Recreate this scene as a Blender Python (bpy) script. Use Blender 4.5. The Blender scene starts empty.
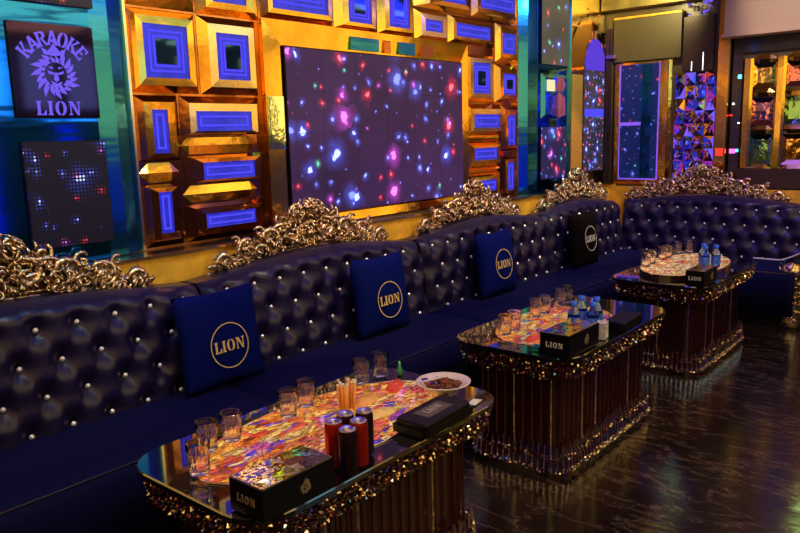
import bpy, bmesh, math, random
from math import sin, cos, pi, sqrt, exp, atan2, radians as R
from mathutils import Vector, Matrix
S = bpy.context.scene
COL = S.collection
rnd = random.Random(7)

# ------------------------------------------------------------------ camera
cam = bpy.data.cameras.new('camera'); co = bpy.data.objects.new('camera', cam); COL.objects.link(co)
rt = Vector((0.6432168, -0.7652022, -0.0271608))
dn = Vector((-0.1522808, -0.0930797, -0.9839445))
fw = Vector((0.7503884, 0.6370257, -0.1763960))
m = Matrix((rt, -dn, -fw)).transposed().to_4x4()
m.translation = Vector((0, 0, 1.5)); co.matrix_world = m
cam.sensor_width = 36; cam.lens = 735.43 / 800 * 36; cam.clip_start = .02
S.camera = co

# ------------------------------------------------------------------ world, lights, exposure
w = bpy.data.worlds.new('world'); S.world = w; w.use_nodes = True
w.node_tree.nodes['Background'].inputs[0].default_value = (.10, .08, .30, 1)
w.node_tree.nodes['Background'].inputs[1].default_value = .05
S.view_settings.view_transform = 'Standard'; S.view_settings.look = 'None'
S.view_settings.exposure = 0.0; S.view_settings.gamma = 1; S.view_settings.use_curve_mapping = False

def light(kind, name, loc, tgt, power, col, size=.1, size2=None, spot=60, blend=.6):
    l = bpy.data.lights.new(name, kind); l.energy = power; l.color = col
    if kind == 'AREA':
        l.size = size
        if size2: l.shape = 'RECTANGLE'; l.size_y = size2
    else: l.shadow_soft_size = size
    if kind == 'SPOT': l.spot_size = R(spot); l.spot_blend = blend
    o = bpy.data.objects.new(name, l); COL.objects.link(o); o.location = loc
    o.rotation_euler = (Vector(tgt) - Vector(loc)).to_track_quat('-Z', 'Y').to_euler()
    return o
WARM = (1, .62, .22); BLUE = (.10, .10, 1.0); CYAN = (.1, .85, 1.0)
# blue led cove over the seats
light('AREA', 'cove_light', (2.2, 1.9, 2.68), (2.2, 2.5, .4), 11, (.05, .07, 1), 3.6, .3)
light('AREA', 'cove_light', (5.0, 1.7, 2.68), (5.3, 2.3, .4), 10, (.10, .06, 1), 2.6, .3)
# warm ceiling downlights: on the gold wall, the crests and the tables
for x in (2.35, 3.3, 4.3, 4.9):
    light('SPOT', 'unseen_spot', (x, 2.0, 2.66), (x, 3.1, 2.0), 34, WARM, .05, spot=95)
for x, e in ((1.0, 50), (2.6, 72), (4.1, 74), (5.6, 90)):
    light('SPOT', 'unseen_spot', (x, 1.75, 2.66), (x + .15, 2.95, 1.05), e, (1, .74, .36), .025, spot=44, blend=.35)
for x, e in ((1.9, 22), (3.6, 22), (5.0, 22)):
    light('SPOT', 'unseen_spot', (x, .6, 2.66), (x + .1, 2.75, .95), e * .8, (.70, .66, 1), .03, spot=38)  # added to lift the sofa leather and its buttons
for x, e in ((.9, 28), (2.6, 42), (4.2, 52)):
    light('SPOT', 'unseen_spot', (x, -.1, 2.66), (x + .4, 1.4, .35), e, (1, .92, .82), .02, spot=46)  # added from the camera side for glints on the table fronts
for x, e in ((1.55, 22), (3.15, 20), (4.9, 20)):
    light('SPOT', 'unseen_spot', (x - .1, 1.2, 2.66), (x, 1.7, .5), e, (1, .74, .5), .03, spot=38)
light('SPOT', 'unseen_spot', (5.6, 1.3, 2.66), (6.7, 2.1, 1.0), 40, (1, .74, .42), .03, spot=60)
light('SPOT', 'unseen_spot', (1.4, 2.1, 2.66), (1.4, 3.1, 2.0), 26, CYAN, .06, spot=95)  # this and the next: cyan, added to brighten the mirrored columns
light('SPOT', 'unseen_spot', (5.7, 2.2, 2.66), (5.6, 3.1, 1.9), 30, CYAN, .06, spot=90)
light('SPOT', 'unseen_spot', (5.95, 2.55, 2.66), (6.72, 2.75, 2.45), 45, (1, .8, .32), .06, spot=85)  # added to light the header golden
light('SPOT', 'unseen_spot', (5.0, 1.6, 2.66), (6.4, 1.9, .8), 55, (.34, .12, 1), .05, spot=50)  # added to tint the right sofa violet
light('SPOT', 'unseen_spot', (4.4, -.7, 2.66), (4.4, .2, 0), 30, (1, .66, .2), .05, spot=70)

light('SPOT', 'unseen_spot', (6.15, 2.2, 2.66), (6.25, 3.1, 1.7), 24, (1, .75, .3), .05, spot=60)  # added to warm the bronze jamb of the niche
light('SPOT', 'unseen_spot', (5.3, 1.4, 2.62), (6.5, 1.4, 2.42), 42, (1, .80, .55), .05, spot=50)  # added to brighten the cream soffit

# ------------------------------------------------------------------ materials
def nt(name):
    m = bpy.data.materials.new(name); m.use_nodes = True
    t = m.node_tree; t.nodes.clear()
    o = t.nodes.new('ShaderNodeOutputMaterial')
    return m, t, o
def N(t, k, **kw):
    n = t.nodes.new(k)
    for a, b in kw.items(): setattr(n, a, b)
    return n
def val(n, i, v): n.inputs[i].default_value = v
def pbr(name, col, rough=.5, metal=0, coat=0, bump=0, bscale=20, spec=.5, var=0, vscale=6, col2=None, trans=0, ior=1.45, sheen=0, stretch=(1, 1, 1)):
    m, t, o = nt(name); b = N(t, 'ShaderNodeBsdfPrincipled'); t.links.new(b.outputs[0], o.inputs[0])
    val(b, 'Base Color', (*col, 1)); val(b, 'Roughness', rough); val(b, 'Metallic', metal)
    val(b, 'Coat Weight', coat); val(b, 'Coat Roughness', .05); val(b, 'Specular IOR Level', spec); val(b, 'Transmission Weight', trans); val(b, 'IOR', ior)
    if sheen: val(b, 'Sheen Weight', sheen); b.inputs['Sheen Tint'].default_value = (*col, 1)
    tc = N(t, 'ShaderNodeTexCoord'); mp = N(t, 'ShaderNodeMapping'); t.links.new(tc.outputs['Object'], mp.inputs[0]); val(mp, 'Scale', stretch)
    if var or col2:
        n = N(t, 'ShaderNodeTexNoise'); val(n, 'Scale', vscale); val(n, 'Detail', 4); t.links.new(mp.outputs[0], n.inputs[0])
        r = N(t, 'ShaderNodeValToRGB'); t.links.new(n.outputs[0], r.inputs[0])
        c2 = col2 or tuple(c * (1 - var) for c in col)
        r.color_ramp.elements[0].color = (*c2, 1); r.color_ramp.elements[0].position = .38
        r.color_ramp.elements[1].color = (*col, 1); r.color_ramp.elements[1].position = .62
        t.links.new(r.outputs[0], b.inputs['Base Color'])
    if bump:
        n = N(t, 'ShaderNodeTexNoise'); val(n, 'Scale', bscale); val(n, 'Detail', 3); t.links.new(mp.outputs[0], n.inputs[0])
        q = N(t, 'ShaderNodeBump'); val(q, 'Strength', bump); val(q, 'Distance', .02); t.links.new(n.outputs[0], q.inputs['Height'])
        t.links.new(q.outputs[0], b.inputs['Normal'])
    return m
def emis(name, col, strength):
    m, t, o = nt(name); e = N(t, 'ShaderNodeEmission'); val(e, 0, (*col, 1)); val(e, 1, strength); t.links.new(e.outputs[0], o.inputs[0]); return m

GOLDW = pbr('gold mirror', (1.0, .64, .12), .13, 1, bump=.10, bscale=5, stretch=(1, 1, 1), var=.18, vscale=4)
AMBER = pbr('amber mirror', (.95, .48, .08), .12, 1, bump=.12, bscale=6)
PALEG = pbr('pale gold mirror', (1.0, .80, .45), .18, 1, bump=.06, bscale=9)
BROWN = pbr('bronze mirror', (.50, .20, .08), .10, 1, bump=.1, bscale=6)
CREST = pbr('carved gilt', (1.0, .76, .46), .24, 1, var=.7, vscale=60)
CRESTD = pbr('carved gilt backing', (.22, .10, .04), .4, 1)  # dark tone puts crevice shade behind the scrollwork
TEAL = pbr('blue mirror', (.02, .24, .95), .08, 1, bump=.20, bscale=1.5, stretch=(.5, 1, 4))
TEALB = pbr('teal mirror bevel', (.04, .36, 1.0), .14, 1, bump=.2, bscale=1.5, stretch=(.6, 1, 4))
LEDGE = pbr('gold laminate', (.95, .54, .045), .45, .2, var=.25, vscale=12, stretch=(1, 1, 1))
DARKG = pbr('smoked glass', (.030, .024, .028), .12, 0, coat=.6)
DARKW = pbr('dark wood', (.035, .02, .02), .3)
BLKM = pbr('black metal', (.01, .01, .012), .3, .5)
LEATH = pbr('navy leather', (.008, .005, .040), .32, 0, spec=.42, coat=.08, bump=.12, bscale=180)
SEATM = pbr('navy velvet', (.004, .005, .055), .75, 0, spec=.12, sheen=.1, bump=.06, bscale=90)
CUSHB = pbr('royal blue velvet', (.002, .007, .12), .8, 0, spec=.06, sheen=.05, bump=.08, bscale=120)
CUSHK = pbr('black velvet', (.006, .003, .004), .8, 0, spec=.06)
PRINT = pbr('gold print', (.85, .62, .20), .45, .1)
PRINTW = pbr('silver print', (.80, .78, .72), .45, .1)
RHINE = pbr('rhinestone', (.95, .93, 1.0), .3, .55)
TOPG = pbr('black glass', (.006, .005, .008), .03, 0, coat=1.0, spec=.8)
CRYS = pbr('bronze crystal', (1.0, .82, .72), .16, 1, var=.6, vscale=40)
CRYD = pbr('dark bronze crystal', (.18, .06, .055), .16, 1)
CORE = pbr('dark maroon lacquer', (.030, .006, .008), .22, 0, coat=.4)
CERAM = pbr('white ceramic', (.85, .72, .70), .25, 0, coat=.3)
FOODB = pbr('dried meat', (.22, .06, .03), .5, 0, bump=.5, bscale=60, var=.6, vscale=40)
FOODR = pbr('red sauce', (.6, .06, .03), .35)
FOODP = pbr('purple wrapper', (.12, .06, .5), .25)
CANR = pbr('red can paint', (.50, .02, .01), .28, .7)
CANK = pbr('black can paint', (.03, .012, .02), .28, .7)
ALU = pbr('brushed aluminium', (.80, .70, .68), .28, 1)
BOXK = pbr('black card', (.004, .0035, .004), .3, 0, spec=.25)
BOXT = pbr('glossy film', (.9, .72, .32), .06, 1, bump=.25, bscale=7)
CAPB = pbr('blue cap', (.02, .14, .95), .35)
LABW = pbr('white label', (.72, .66, .70), .5, var=.5, vscale=60)
LABB = pbr('blue label', (.06, .18, .9), .4, var=.5, vscale=50)
STRAW = pbr('straw lit orange', (.95, .42, .10), .5)  # pale straws; the orange light on them is put into the colour
STRAWT = pbr('straw tip', (.95, .85, .7), .5)
TISS = pbr('tissue', (.85, .83, .8), .7)
CREAM = pbr('cream plaster', (.55, .39, .25), .6, var=.08, vscale=2)
CEIL = pbr('ceiling paint', (.30, .22, .10), .5)
WALLD = pbr('dark wall', (.10, .075, .03), .35)
CABLE = pbr('white cable', (.75, .75, .82), .4)
LEAFG = pbr('green bottle glass', (.05, .35, .12), .1, coat=.5)
TEALP = pbr('teal reflection tint', (.02, .45, .42), .15, .8)

def glass_mat(name, col, rough=0.0):
    m, t, o = nt(name); g = N(t, 'ShaderNodeBsdfGlass'); val(g, 0, (*col, 1)); val(g, 1, rough); val(g, 2, 1.47)
    t.links.new(g.outputs[0], o.inputs[0]); return m
GLASS = glass_mat('clear glass', (1, .97, .96))
PET = glass_mat('blue pet plastic', (.5, .72, 1.0), .02)

BLUEL = emis('blue led line', (.09, .07, 1.0), 1.05)
PURL = emis('purple led line', (.30, .12, 1.0), .9)
SIGNL = emis('purple lit sign', (.20, .12, .95), .95)
WARML = emis('warm led', (1, .62, .22), 6)
AMBL = emis('amber led', (1, .50, .10), 2.2)
CYANL = emis('cyan led', (.1, .8, 1), 3)
MAGL = emis('magenta led', (1, .1, .5), 3)
REDL = emis('red led', (1, .03, .02), 2)
GRNL = emis('green led', (.05, .9, .4), 2)
WHTL = emis('white led', (.9, .9, 1), 3)

def blue_pane():
    m, t, o = nt('blue lit pane'); tc = N(t, 'ShaderNodeTexCoord')
    n = N(t, 'ShaderNodeTexNoise'); val(n, 'Scale', 14); val(n, 'Detail', 4); t.links.new(tc.outputs['Object'], n.inputs[0])
    r = N(t, 'ShaderNodeValToRGB'); t.links.new(n.outputs[0], r.inputs[0]); e = r.color_ramp.elements
    e[0].position = .35; e[0].color = (.010, .008, .36, 1); e[1].position = .7; e[1].color = (.03, .02, .62, 1)
    b = N(t, 'ShaderNodeBsdfPrincipled'); val(b, 'Base Color', (.02, .04, .15, 1)); val(b, 'Roughness', .2); val(b, 'Specular IOR Level', .2)
    t.links.new(r.outputs[0], b.inputs['Emission Color']); val(b, 'Emission Strength', 1.0)
    t.links.new(b.outputs[0], o.inputs[0]); return m
PANE = blue_pane()
PANED = pbr('dark blue mirror', (.03, .10, .28), .04, .9)

def ramp(t, pts, interp='LINEAR'):
    r = N(t, 'ShaderNodeValToRGB'); cr = r.color_ramp; cr.interpolation = interp
    while len(cr.elements) < len(pts): cr.elements.new(.5)
    for e, (p, c) in zip(cr.elements, pts): e.position = p; e.color = (*c, 1)
    return r
def MATH(t, op, a, b=None, clamp=False):
    n = N(t, 'ShaderNodeMath', operation=op); n.use_clamp = clamp
    for i, v in enumerate((a, b)):
        if v is None: continue
        if isinstance(v, (int, float)): n.inputs[i].default_value = v
        else: t.links.new(v, n.inputs[i])
    return n.outputs[0]
def MIXC(t, a, b, f, mode='MIX'):
    n = N(t, 'ShaderNodeMix', data_type='RGBA', blend_type=mode)
    for i, v in ((0, f), (6, a), (7, b)):
        if isinstance(v, (int, float)): n.inputs[i].default_value = v
        elif isinstance(v, tuple): n.inputs[i].default_value = (*v, 1)
        else: t.links.new(v, n.inputs[i])
    return n.outputs[2]

def screen_mat(name, base, scale, core, gain, dots=0, seed=0, dens=1.0):
    """LED screen: object coords x,z in metres."""
    m, t, o = nt(name); tc = N(t, 'ShaderNodeTexCoord'); mp = N(t, 'ShaderNodeMapping'); val(mp, 'Location', (seed, 0, seed * 1.7))
    t.links.new(tc.outputs['Object'], mp.inputs[0])
    nz = N(t, 'ShaderNodeTexNoise'); val(nz, 'Scale', 16); val(nz, 'Detail', 2); t.links.new(mp.outputs[0], nz.inputs[0])
    col = None
    for k, (sc, cr, g) in enumerate(((scale, core, gain), (scale * 1.9, core * .7, gain * .55))):
        dist = MIXC(t, mp.outputs[0], nz.outputs['Color'], .07 if k == 0 else .04, 'ADD')
        v = N(t, 'ShaderNodeTexVoronoi'); v.voronoi_dimensions = '2D'; val(v, 'Scale', sc)
        sx = N(t, 'ShaderNodeSeparateXYZ'); t.links.new(dist, sx.inputs[0]); cx = N(t, 'ShaderNodeCombineXYZ')
        t.links.new(sx.outputs[0], cx.inputs[0]); t.links.new(sx.outputs[2], cx.inputs[1]); t.links.new(cx.outputs[0], v.inputs['Vector'])
        sc3 = N(t, 'ShaderNodeSeparateColor'); t.links.new(v.outputs['Color'], sc3.inputs[0])
        hue = ramp(t, [(0, (.07, .12, 1)), (.36, (1, .02, .03)), (.60, (.75, .08, .8)), (.70, (.10, .16, 1)), (.93, (.08, .7, .5))], 'CONSTANT'); t.links.new(sc3.outputs[0], hue.inputs[0])
        rad = MATH(t, 'MULTIPLY', sc3.outputs[1], cr)
        d = v.outputs['Distance']
        c1 = MATH(t, 'SUBTRACT', 1, MATH(t, 'DIVIDE', d, rad), True)
        c1 = MATH(t, 'POWER', c1, .6)
        halo = MATH(t, 'POWER', MATH(t, 'SUBTRACT', 1, MATH(t, 'DIVIDE', d, MATH(t, 'MULTIPLY', rad, 3.8)), True), 2.2)
        isb = MATH(t, 'GREATER_THAN', sc3.outputs[0], .36); notr = MATH(t, 'SUBTRACT', 1, MATH(t, 'MULTIPLY', isb, .75))
        corec = MIXC(t, hue.outputs[0], (.75, .85, 1), MATH(t, 'MULTIPLY', MATH(t, 'GREATER_THAN', c1, .35), notr))
        a = MIXC(t, (0, 0, 0), corec, MATH(t, 'MULTIPLY', MATH(t, 'GREATER_THAN', c1, .02), g))
        b = MIXC(t, (0, 0, 0), hue.outputs[0], MATH(t, 'MULTIPLY', halo, .85))
        s = MIXC(t, a, b, 1.0, 'ADD')
        col = s if col is None else MIXC(t, col, s, 1.0, 'ADD')
    n2 = N(t, 'ShaderNodeTexNoise'); val(n2, 'Scale', 1.6); t.links.new(mp.outputs[0], n2.inputs[0])
    br = ramp(t, [(.35, tuple(c * .55 for c in base)), (.7, base)]); t.links.new(n2.outputs[0], br.inputs[0])
    col = MIXC(t, col, br.outputs[0], 1.0, 'ADD')
    if dots:
        sp = N(t, 'ShaderNodeSeparateXYZ'); t.links.new(tc.outputs['Object'], sp.inputs[0])
        fx = MATH(t, 'GREATER_THAN', MATH(t, 'SINE', MATH(t, 'MULTIPLY', sp.outputs[0], dots)), -.15)
        fz = MATH(t, 'GREATER_THAN', MATH(t, 'SINE', MATH(t, 'MULTIPLY', sp.outputs[2], dots)), -.15)
        col = MIXC(t, (.002, .002, .006), col, MATH(t, 'MULTIPLY', fx, fz))
    b = N(t, 'ShaderNodeBsdfPrincipled'); val(b, 'Base Color', (.01, .008, .015, 1)); val(b, 'Roughness', .35); val(b, 'Specular IOR Level', .25)
    t.links.new(col, b.inputs['Emission Color']); val(b, 'Emission Strength', 1.0); t.links.new(b.outputs[0], o.inputs[0]); return m
TVM = screen_mat('led wall picture', (.050, .018, .085), 4.6, .17, 1.0, seed=3.1)
LEDM = screen_mat('led panel picture', (.008, .006, .022), 5.5, .15, 1.0, dots=420, seed=4.3)
LED2 = screen_mat('grey led picture', (.12, .10, .06), 3.6, .13, 1.0, seed=5.2)

def onyx(name, pale):
    m, t, o = nt(name); tc = N(t, 'ShaderNodeTexCoord'); mp = N(t, 'ShaderNodeMapping'); val(mp, 'Rotation', (0, 0, .6)); val(mp, 'Scale', (1, 2.0, 1)); t.links.new(tc.outputs['Object'], mp.inputs[0])
    nz = N(t, 'ShaderNodeTexNoise'); val(nz, 'Scale', 7); val(nz, 'Detail', 3); t.links.new(mp.outputs[0], nz.inputs[0])
    ds = MIXC(t, mp.outputs[0], nz.outputs['Color'], .22, 'ADD')
    v = N(t, 'ShaderNodeTexVoronoi'); val(v, 'Scale', 17); t.links.new(ds, v.inputs['Vector'])
    v2 = N(t, 'ShaderNodeTexVoronoi', feature='DISTANCE_TO_EDGE'); val(v2, 'Scale', 17); t.links.new(ds, v2.inputs['Vector'])
    v3 = N(t, 'ShaderNodeTexVoronoi'); val(v3, 'Scale', 60); t.links.new(ds, v3.inputs['Vector'])
    s = N(t, 'ShaderNodeSeparateColor'); t.links.new(v.outputs['Color'], s.inputs[0])
    s3 = N(t, 'ShaderNodeSeparateColor'); t.links.new(v3.outputs['Color'], s3.inputs[0])
    if pale: pts = [(0, (1, .55, .2)), (.3, (1, .8, .35)), (.55, (1, .45, .15)), (.7, (1, .85, .6)), (.88, (.9, .2, .08))]
    else: pts = [(0, (.95, .22, .03)), (.2, (1, .50, .07)), (.38, (.75, .06, .03)), (.5, (1, .68, .18)), (.68, (.9, .12, .08)), (.82, (.30, .06, .4)), (.86, (1, .42, .05)), (.97, (.10, .06, .7))]
    r = ramp(t, pts, 'CONSTANT'); t.links.new(s.outputs[0], r.inputs[0])
    r3 = ramp(t, [(0, (.06, .02, .02)), (.3, (.6, .35, .3)), (.6, (1, 1, 1)), (.92, (1.4, 1.4, 1.3))], 'CONSTANT'); t.links.new(s3.outputs[0], r3.inputs[0])
    c = MIXC(t, r.outputs[0], r3.outputs[0], .75, 'MULTIPLY')
    ed = MATH(t, 'GREATER_THAN', v2.outputs['Distance'], .025)
    c = MIXC(t, (.18, .05, .02), c, ed)
    b = N(t, 'ShaderNodeBsdfPrincipled'); val(b, 'Base Color', (.05, .02, .01, 1)); val(b, 'Roughness', .05); val(b, 'Coat Weight', 1)
    t.links.new(c, b.inputs['Emission Color']); val(b, 'Emission Strength', 1.25 if pale else .95); t.links.new(b.outputs[0], o.inputs[0]); return m
ONYX = onyx('backlit onyx', False); ONYXP = onyx('backlit pale onyx', True)

def floor_mat():
    m, t, o = nt('dark veined marble'); tc = N(t, 'ShaderNodeTexCoord')
    mp = N(t, 'ShaderNodeMapping'); val(mp, 'Rotation', (0, 0, .85)); val(mp, 'Scale', (2.6, .9, 1)); t.links.new(tc.outputs['Object'], mp.inputs[0])
    nz = N(t, 'ShaderNodeTexNoise'); val(nz, 'Scale', 2.2); val(nz, 'Detail', 8); val(nz, 'Roughness', .65); val(nz, 'Distortion', .35); t.links.new(mp.outputs[0], nz.inputs[0])
    v = MATH(t, 'ABSOLUTE', MATH(t, 'SUBTRACT', nz.outputs[0], .5))
    vr = ramp(t, [(0, (.15, .10, .09)), (.004, (.030, .018, .018)), (.03, (.010, .006, .007)), (1, (.010, .006, .007))]); t.links.new(v, vr.inputs[0])
    br = N(t, 'ShaderNodeTexBrick'); val(br, 'Scale', 1.0); br.offset = 0; val(br, 'Mortar Size', .003); val(br, 'Brick Width', .9); val(br, 'Row Height', .9)
    t.links.new(tc.outputs['Object'], br.inputs[0])
    c = MIXC(t, vr.outputs[0], (.004, .003, .003), br.outputs['Fac'])
    b = N(t, 'ShaderNodeBsdfPrincipled'); t.links.new(c, b.inputs['Base Color']); val(b, 'Roughness', .14); val(b, 'Specular IOR Level', .5)
    n2 = N(t, 'ShaderNodeTexNoise'); val(n2, 'Scale', 9); val(n2, 'Detail', 5); t.links.new(mp.outputs[0], n2.inputs[0])
    q = N(t, 'ShaderNodeBump'); val(q, 'Strength', .12); val(q, 'Distance', .02); t.links.new(n2.outputs[0], q.inputs['Height']); t.links.new(q.outputs[0], b.inputs['Normal'])
    t.links.new(b.outputs[0], o.inputs[0]); return m
FLOOR = floor_mat()

# ------------------------------------------------------------------ mesh builder
class MB:
    def __init__(s): s.v = []; s.f = []; s.mi = []; s.sm = []
    def add(s, vs, fs, mat=0, M=None, smooth=False):
        n = len(s.v)
        for v in vs:
            v = Vector(v)
            s.v.append(M @ v if M is not None else v)
        for f in fs: s.f.append([n + i for i in f]); s.mi.append(mat); s.sm.append(smooth)
        return s
    def box(s, x0, x1, y0, y1, z0, z1, mat=0, M=None):
        vs = [(x, y, z) for z in (z0, z1) for y in (y0, y1) for x in (x0, x1)]
        return s.add(vs, [(0, 2, 3, 1), (4, 5, 7, 6), (0, 1, 5, 4), (2, 6, 7, 3), (0, 4, 6, 2), (1, 3, 7, 5)], mat, M)
    def frust(s, r0, ya, r1, yb, mat=0, cap=True, back=False, M=None):
        """ring between rect r0 at depth ya and rect r1 at depth yb (rects x0,x1,z0,z1), facing -y"""
        c = lambda r, y: [(r[0], y, r[2]), (r[1], y, r[2]), (r[1], y, r[3]), (r[0], y, r[3])]
        fs = [(i, (i + 1) % 4, 4 + (i + 1) % 4, 4 + i) for i in range(4)]
        if cap: fs.append((4, 5, 6, 7))
        if back: fs.append((3, 2, 1, 0))
        return s.add(c(r0, ya) + c(r1, yb), fs, mat, M)
    def lathe(s, prof, n=24, mat=0, M=None, smooth=True, flute=0):
        vs = []; k = len(prof)
        for i in range(n):
            a = 2 * pi * i / n
            for (r, z) in prof:
                vs.append((r * cos(a), r * sin(a), z))
        fs = [(i * k + j, ((i + 1) % n) * k + j, ((i + 1) % n) * k + j + 1, i * k + j + 1) for i in range(n) for j in range(k - 1)]
        return s.add(vs, fs, mat, M, smooth)
    def tube(s, pts, rad, n=6, mat=0, M=None, smooth=True, flat=1.0):
        pts = [Vector(p) for p in pts]; k = len(pts); vs = []
        for i, p in enumerate(pts):
            d = (pts[min(i + 1, k - 1)] - pts[max(i - 1, 0)]).normalized()
            a = Vector((0, 1, 0)) if abs(d.y) < .9 else Vector((1, 0, 0))
            u = d.cross(a).normalized(); v = d.cross(u).normalized()
            r = rad[i] if isinstance(rad, (list, tuple)) else rad
            for j in range(n):
                t = 2 * pi * j / n; vs.append(p + u * (r * cos(t)) + v * (r * flat * sin(t)))
        fs = [(i * n + j, i * n + (j + 1) % n, (i + 1) * n + (j + 1) % n, (i + 1) * n + j) for i in range(k - 1) for j in range(n)]
        fs += [tuple(range(n))[::-1], tuple((k - 1) * n + j for j in range(n))]
        return s.add(vs, fs, mat, M, smooth)
    def prism(s, poly, y0, y1, mat=0, M=None):
        """polygon in x,z extruded in y (y0 front)"""
        n = len(poly); vs = [(x, y0, z) for x, z in poly] + [(x, y1, z) for x, z in poly]
        fs = [tuple(range(n)), tuple(range(2 * n - 1, n - 1, -1))] + [(i, i + n, (i + 1) % n + n, (i + 1) % n) for i in range(n)]
        return s.add(vs, fs, mat, M)
    def slab(s, poly, z0, z1, mat=0, M=None, bev=0):
        n = len(poly); cx = sum(p[0] for p in poly) / n; cy = sum(p[1] for p in poly) / n
        def ring(z, ins): return [(x + (cx - x) / max(1e-6, math.hypot(cx - x, cy - y)) * ins, y + (cy - y) / max(1e-6, math.hypot(cx - x, cy - y)) * ins, z) for x, y in poly]
        rs = [ring(z0, 0), ring(z1 - bev, 0)] + ([ring(z1, bev)] if bev else []); vs = sum(rs, []); k = len(rs)
        fs = [tuple(range(n))[::-1], tuple((k - 1) * n + i for i in range(n))]
        fs += [(a * n + i, a * n + (i + 1) % n, (a + 1) * n + (i + 1) % n, (a + 1) * n + i) for a in range(k - 1) for i in range(n)]
        return s.add(vs, fs, mat, M)
    def mesh(s, name):
        me = bpy.data.meshes.new(name); me.from_pydata([tuple(v) for v in s.v], [], s.f)
        me.polygons.foreach_set('material_index', s.mi); me.polygons.foreach_set('use_smooth', s.sm)
        me.update(); bm = bmesh.new(); bm.from_mesh(me); bmesh.ops.recalc_face_normals(bm, faces=bm.faces); bm.to_mesh(me); bm.free()
        return me
    def build(s, name, mats, parent=None, loc=(0, 0, 0), rot=(0, 0, 0), label=None, kind=None):
        me = s.mesh(name)
        for mt in (mats if isinstance(mats, (list, tuple)) else [mats]): me.materials.append(mt)
        return link(name, me, parent, loc, rot, label, kind)
def link(name, me, parent=None, loc=(0, 0, 0), rot=(0, 0, 0), label=None, kind=None):
    o = bpy.data.objects.new(name, me); COL.objects.link(o); o.location = loc; o.rotation_euler = rot
    if parent: o.parent = parent
    if label: o['label'] = label
    if kind: o['kind'] = kind
    return o
def tag(o, label, cat, group=None):
    o['label'] = label; o['category'] = cat
    if group: o['group'] = group
    return o
def thing(name, label, cat, loc=(0, 0, 0), rz=0, group=None, rot=None):
    o = bpy.data.objects.new(name, None); COL.objects.link(o); o.location = loc; o.rotation_euler = rot or (0, 0, rz); o.empty_display_size = .05
    return tag(o, label, cat, group)
def struct(name, mb, mats): return mb.build(name, mats, kind='structure')
def copy_tree(o, label=None, loc=None, rz=None, group=None, parent=None):
    c = o.copy(); COL.objects.link(c); c.parent = parent
    if label: c['label'] = label
    if group: c['group'] = group
    if loc is not None: c.location = loc
    if rz is not None: c.rotation_euler = (0, 0, rz)
    for ch in list(o.children): copy_tree(ch, parent=c)
    return c

def rrect(x0, x1, y0, y1, r, n=6):
    p = []
    for cx, cy, a0 in ((x1 - r, y0 + r, -90), (x1 - r, y1 - r, 0), (x0 + r, y1 - r, 90), (x0 + r, y0 + r, 180)):
        for i in range(n + 1):
            a = R(a0 + 90 * i / n); p.append((cx + r * cos(a), cy + r * sin(a)))
    return p
def walk(poly, step):
    """points evenly spaced on the closed polygon with outward normals"""
    out = []; n = len(poly); tot = 0
    for i in range(n):
        a = Vector((*poly[i], 0)); b = Vector((*poly[(i + 1) % n], 0)); L = (b - a).length
        if L < 1e-6: continue
        d = (b - a) / L; nn = Vector((d.y, -d.x, 0))
        while tot < L: out.append((a + d * tot, nn)); tot += step
        tot -= L
    return out

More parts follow.
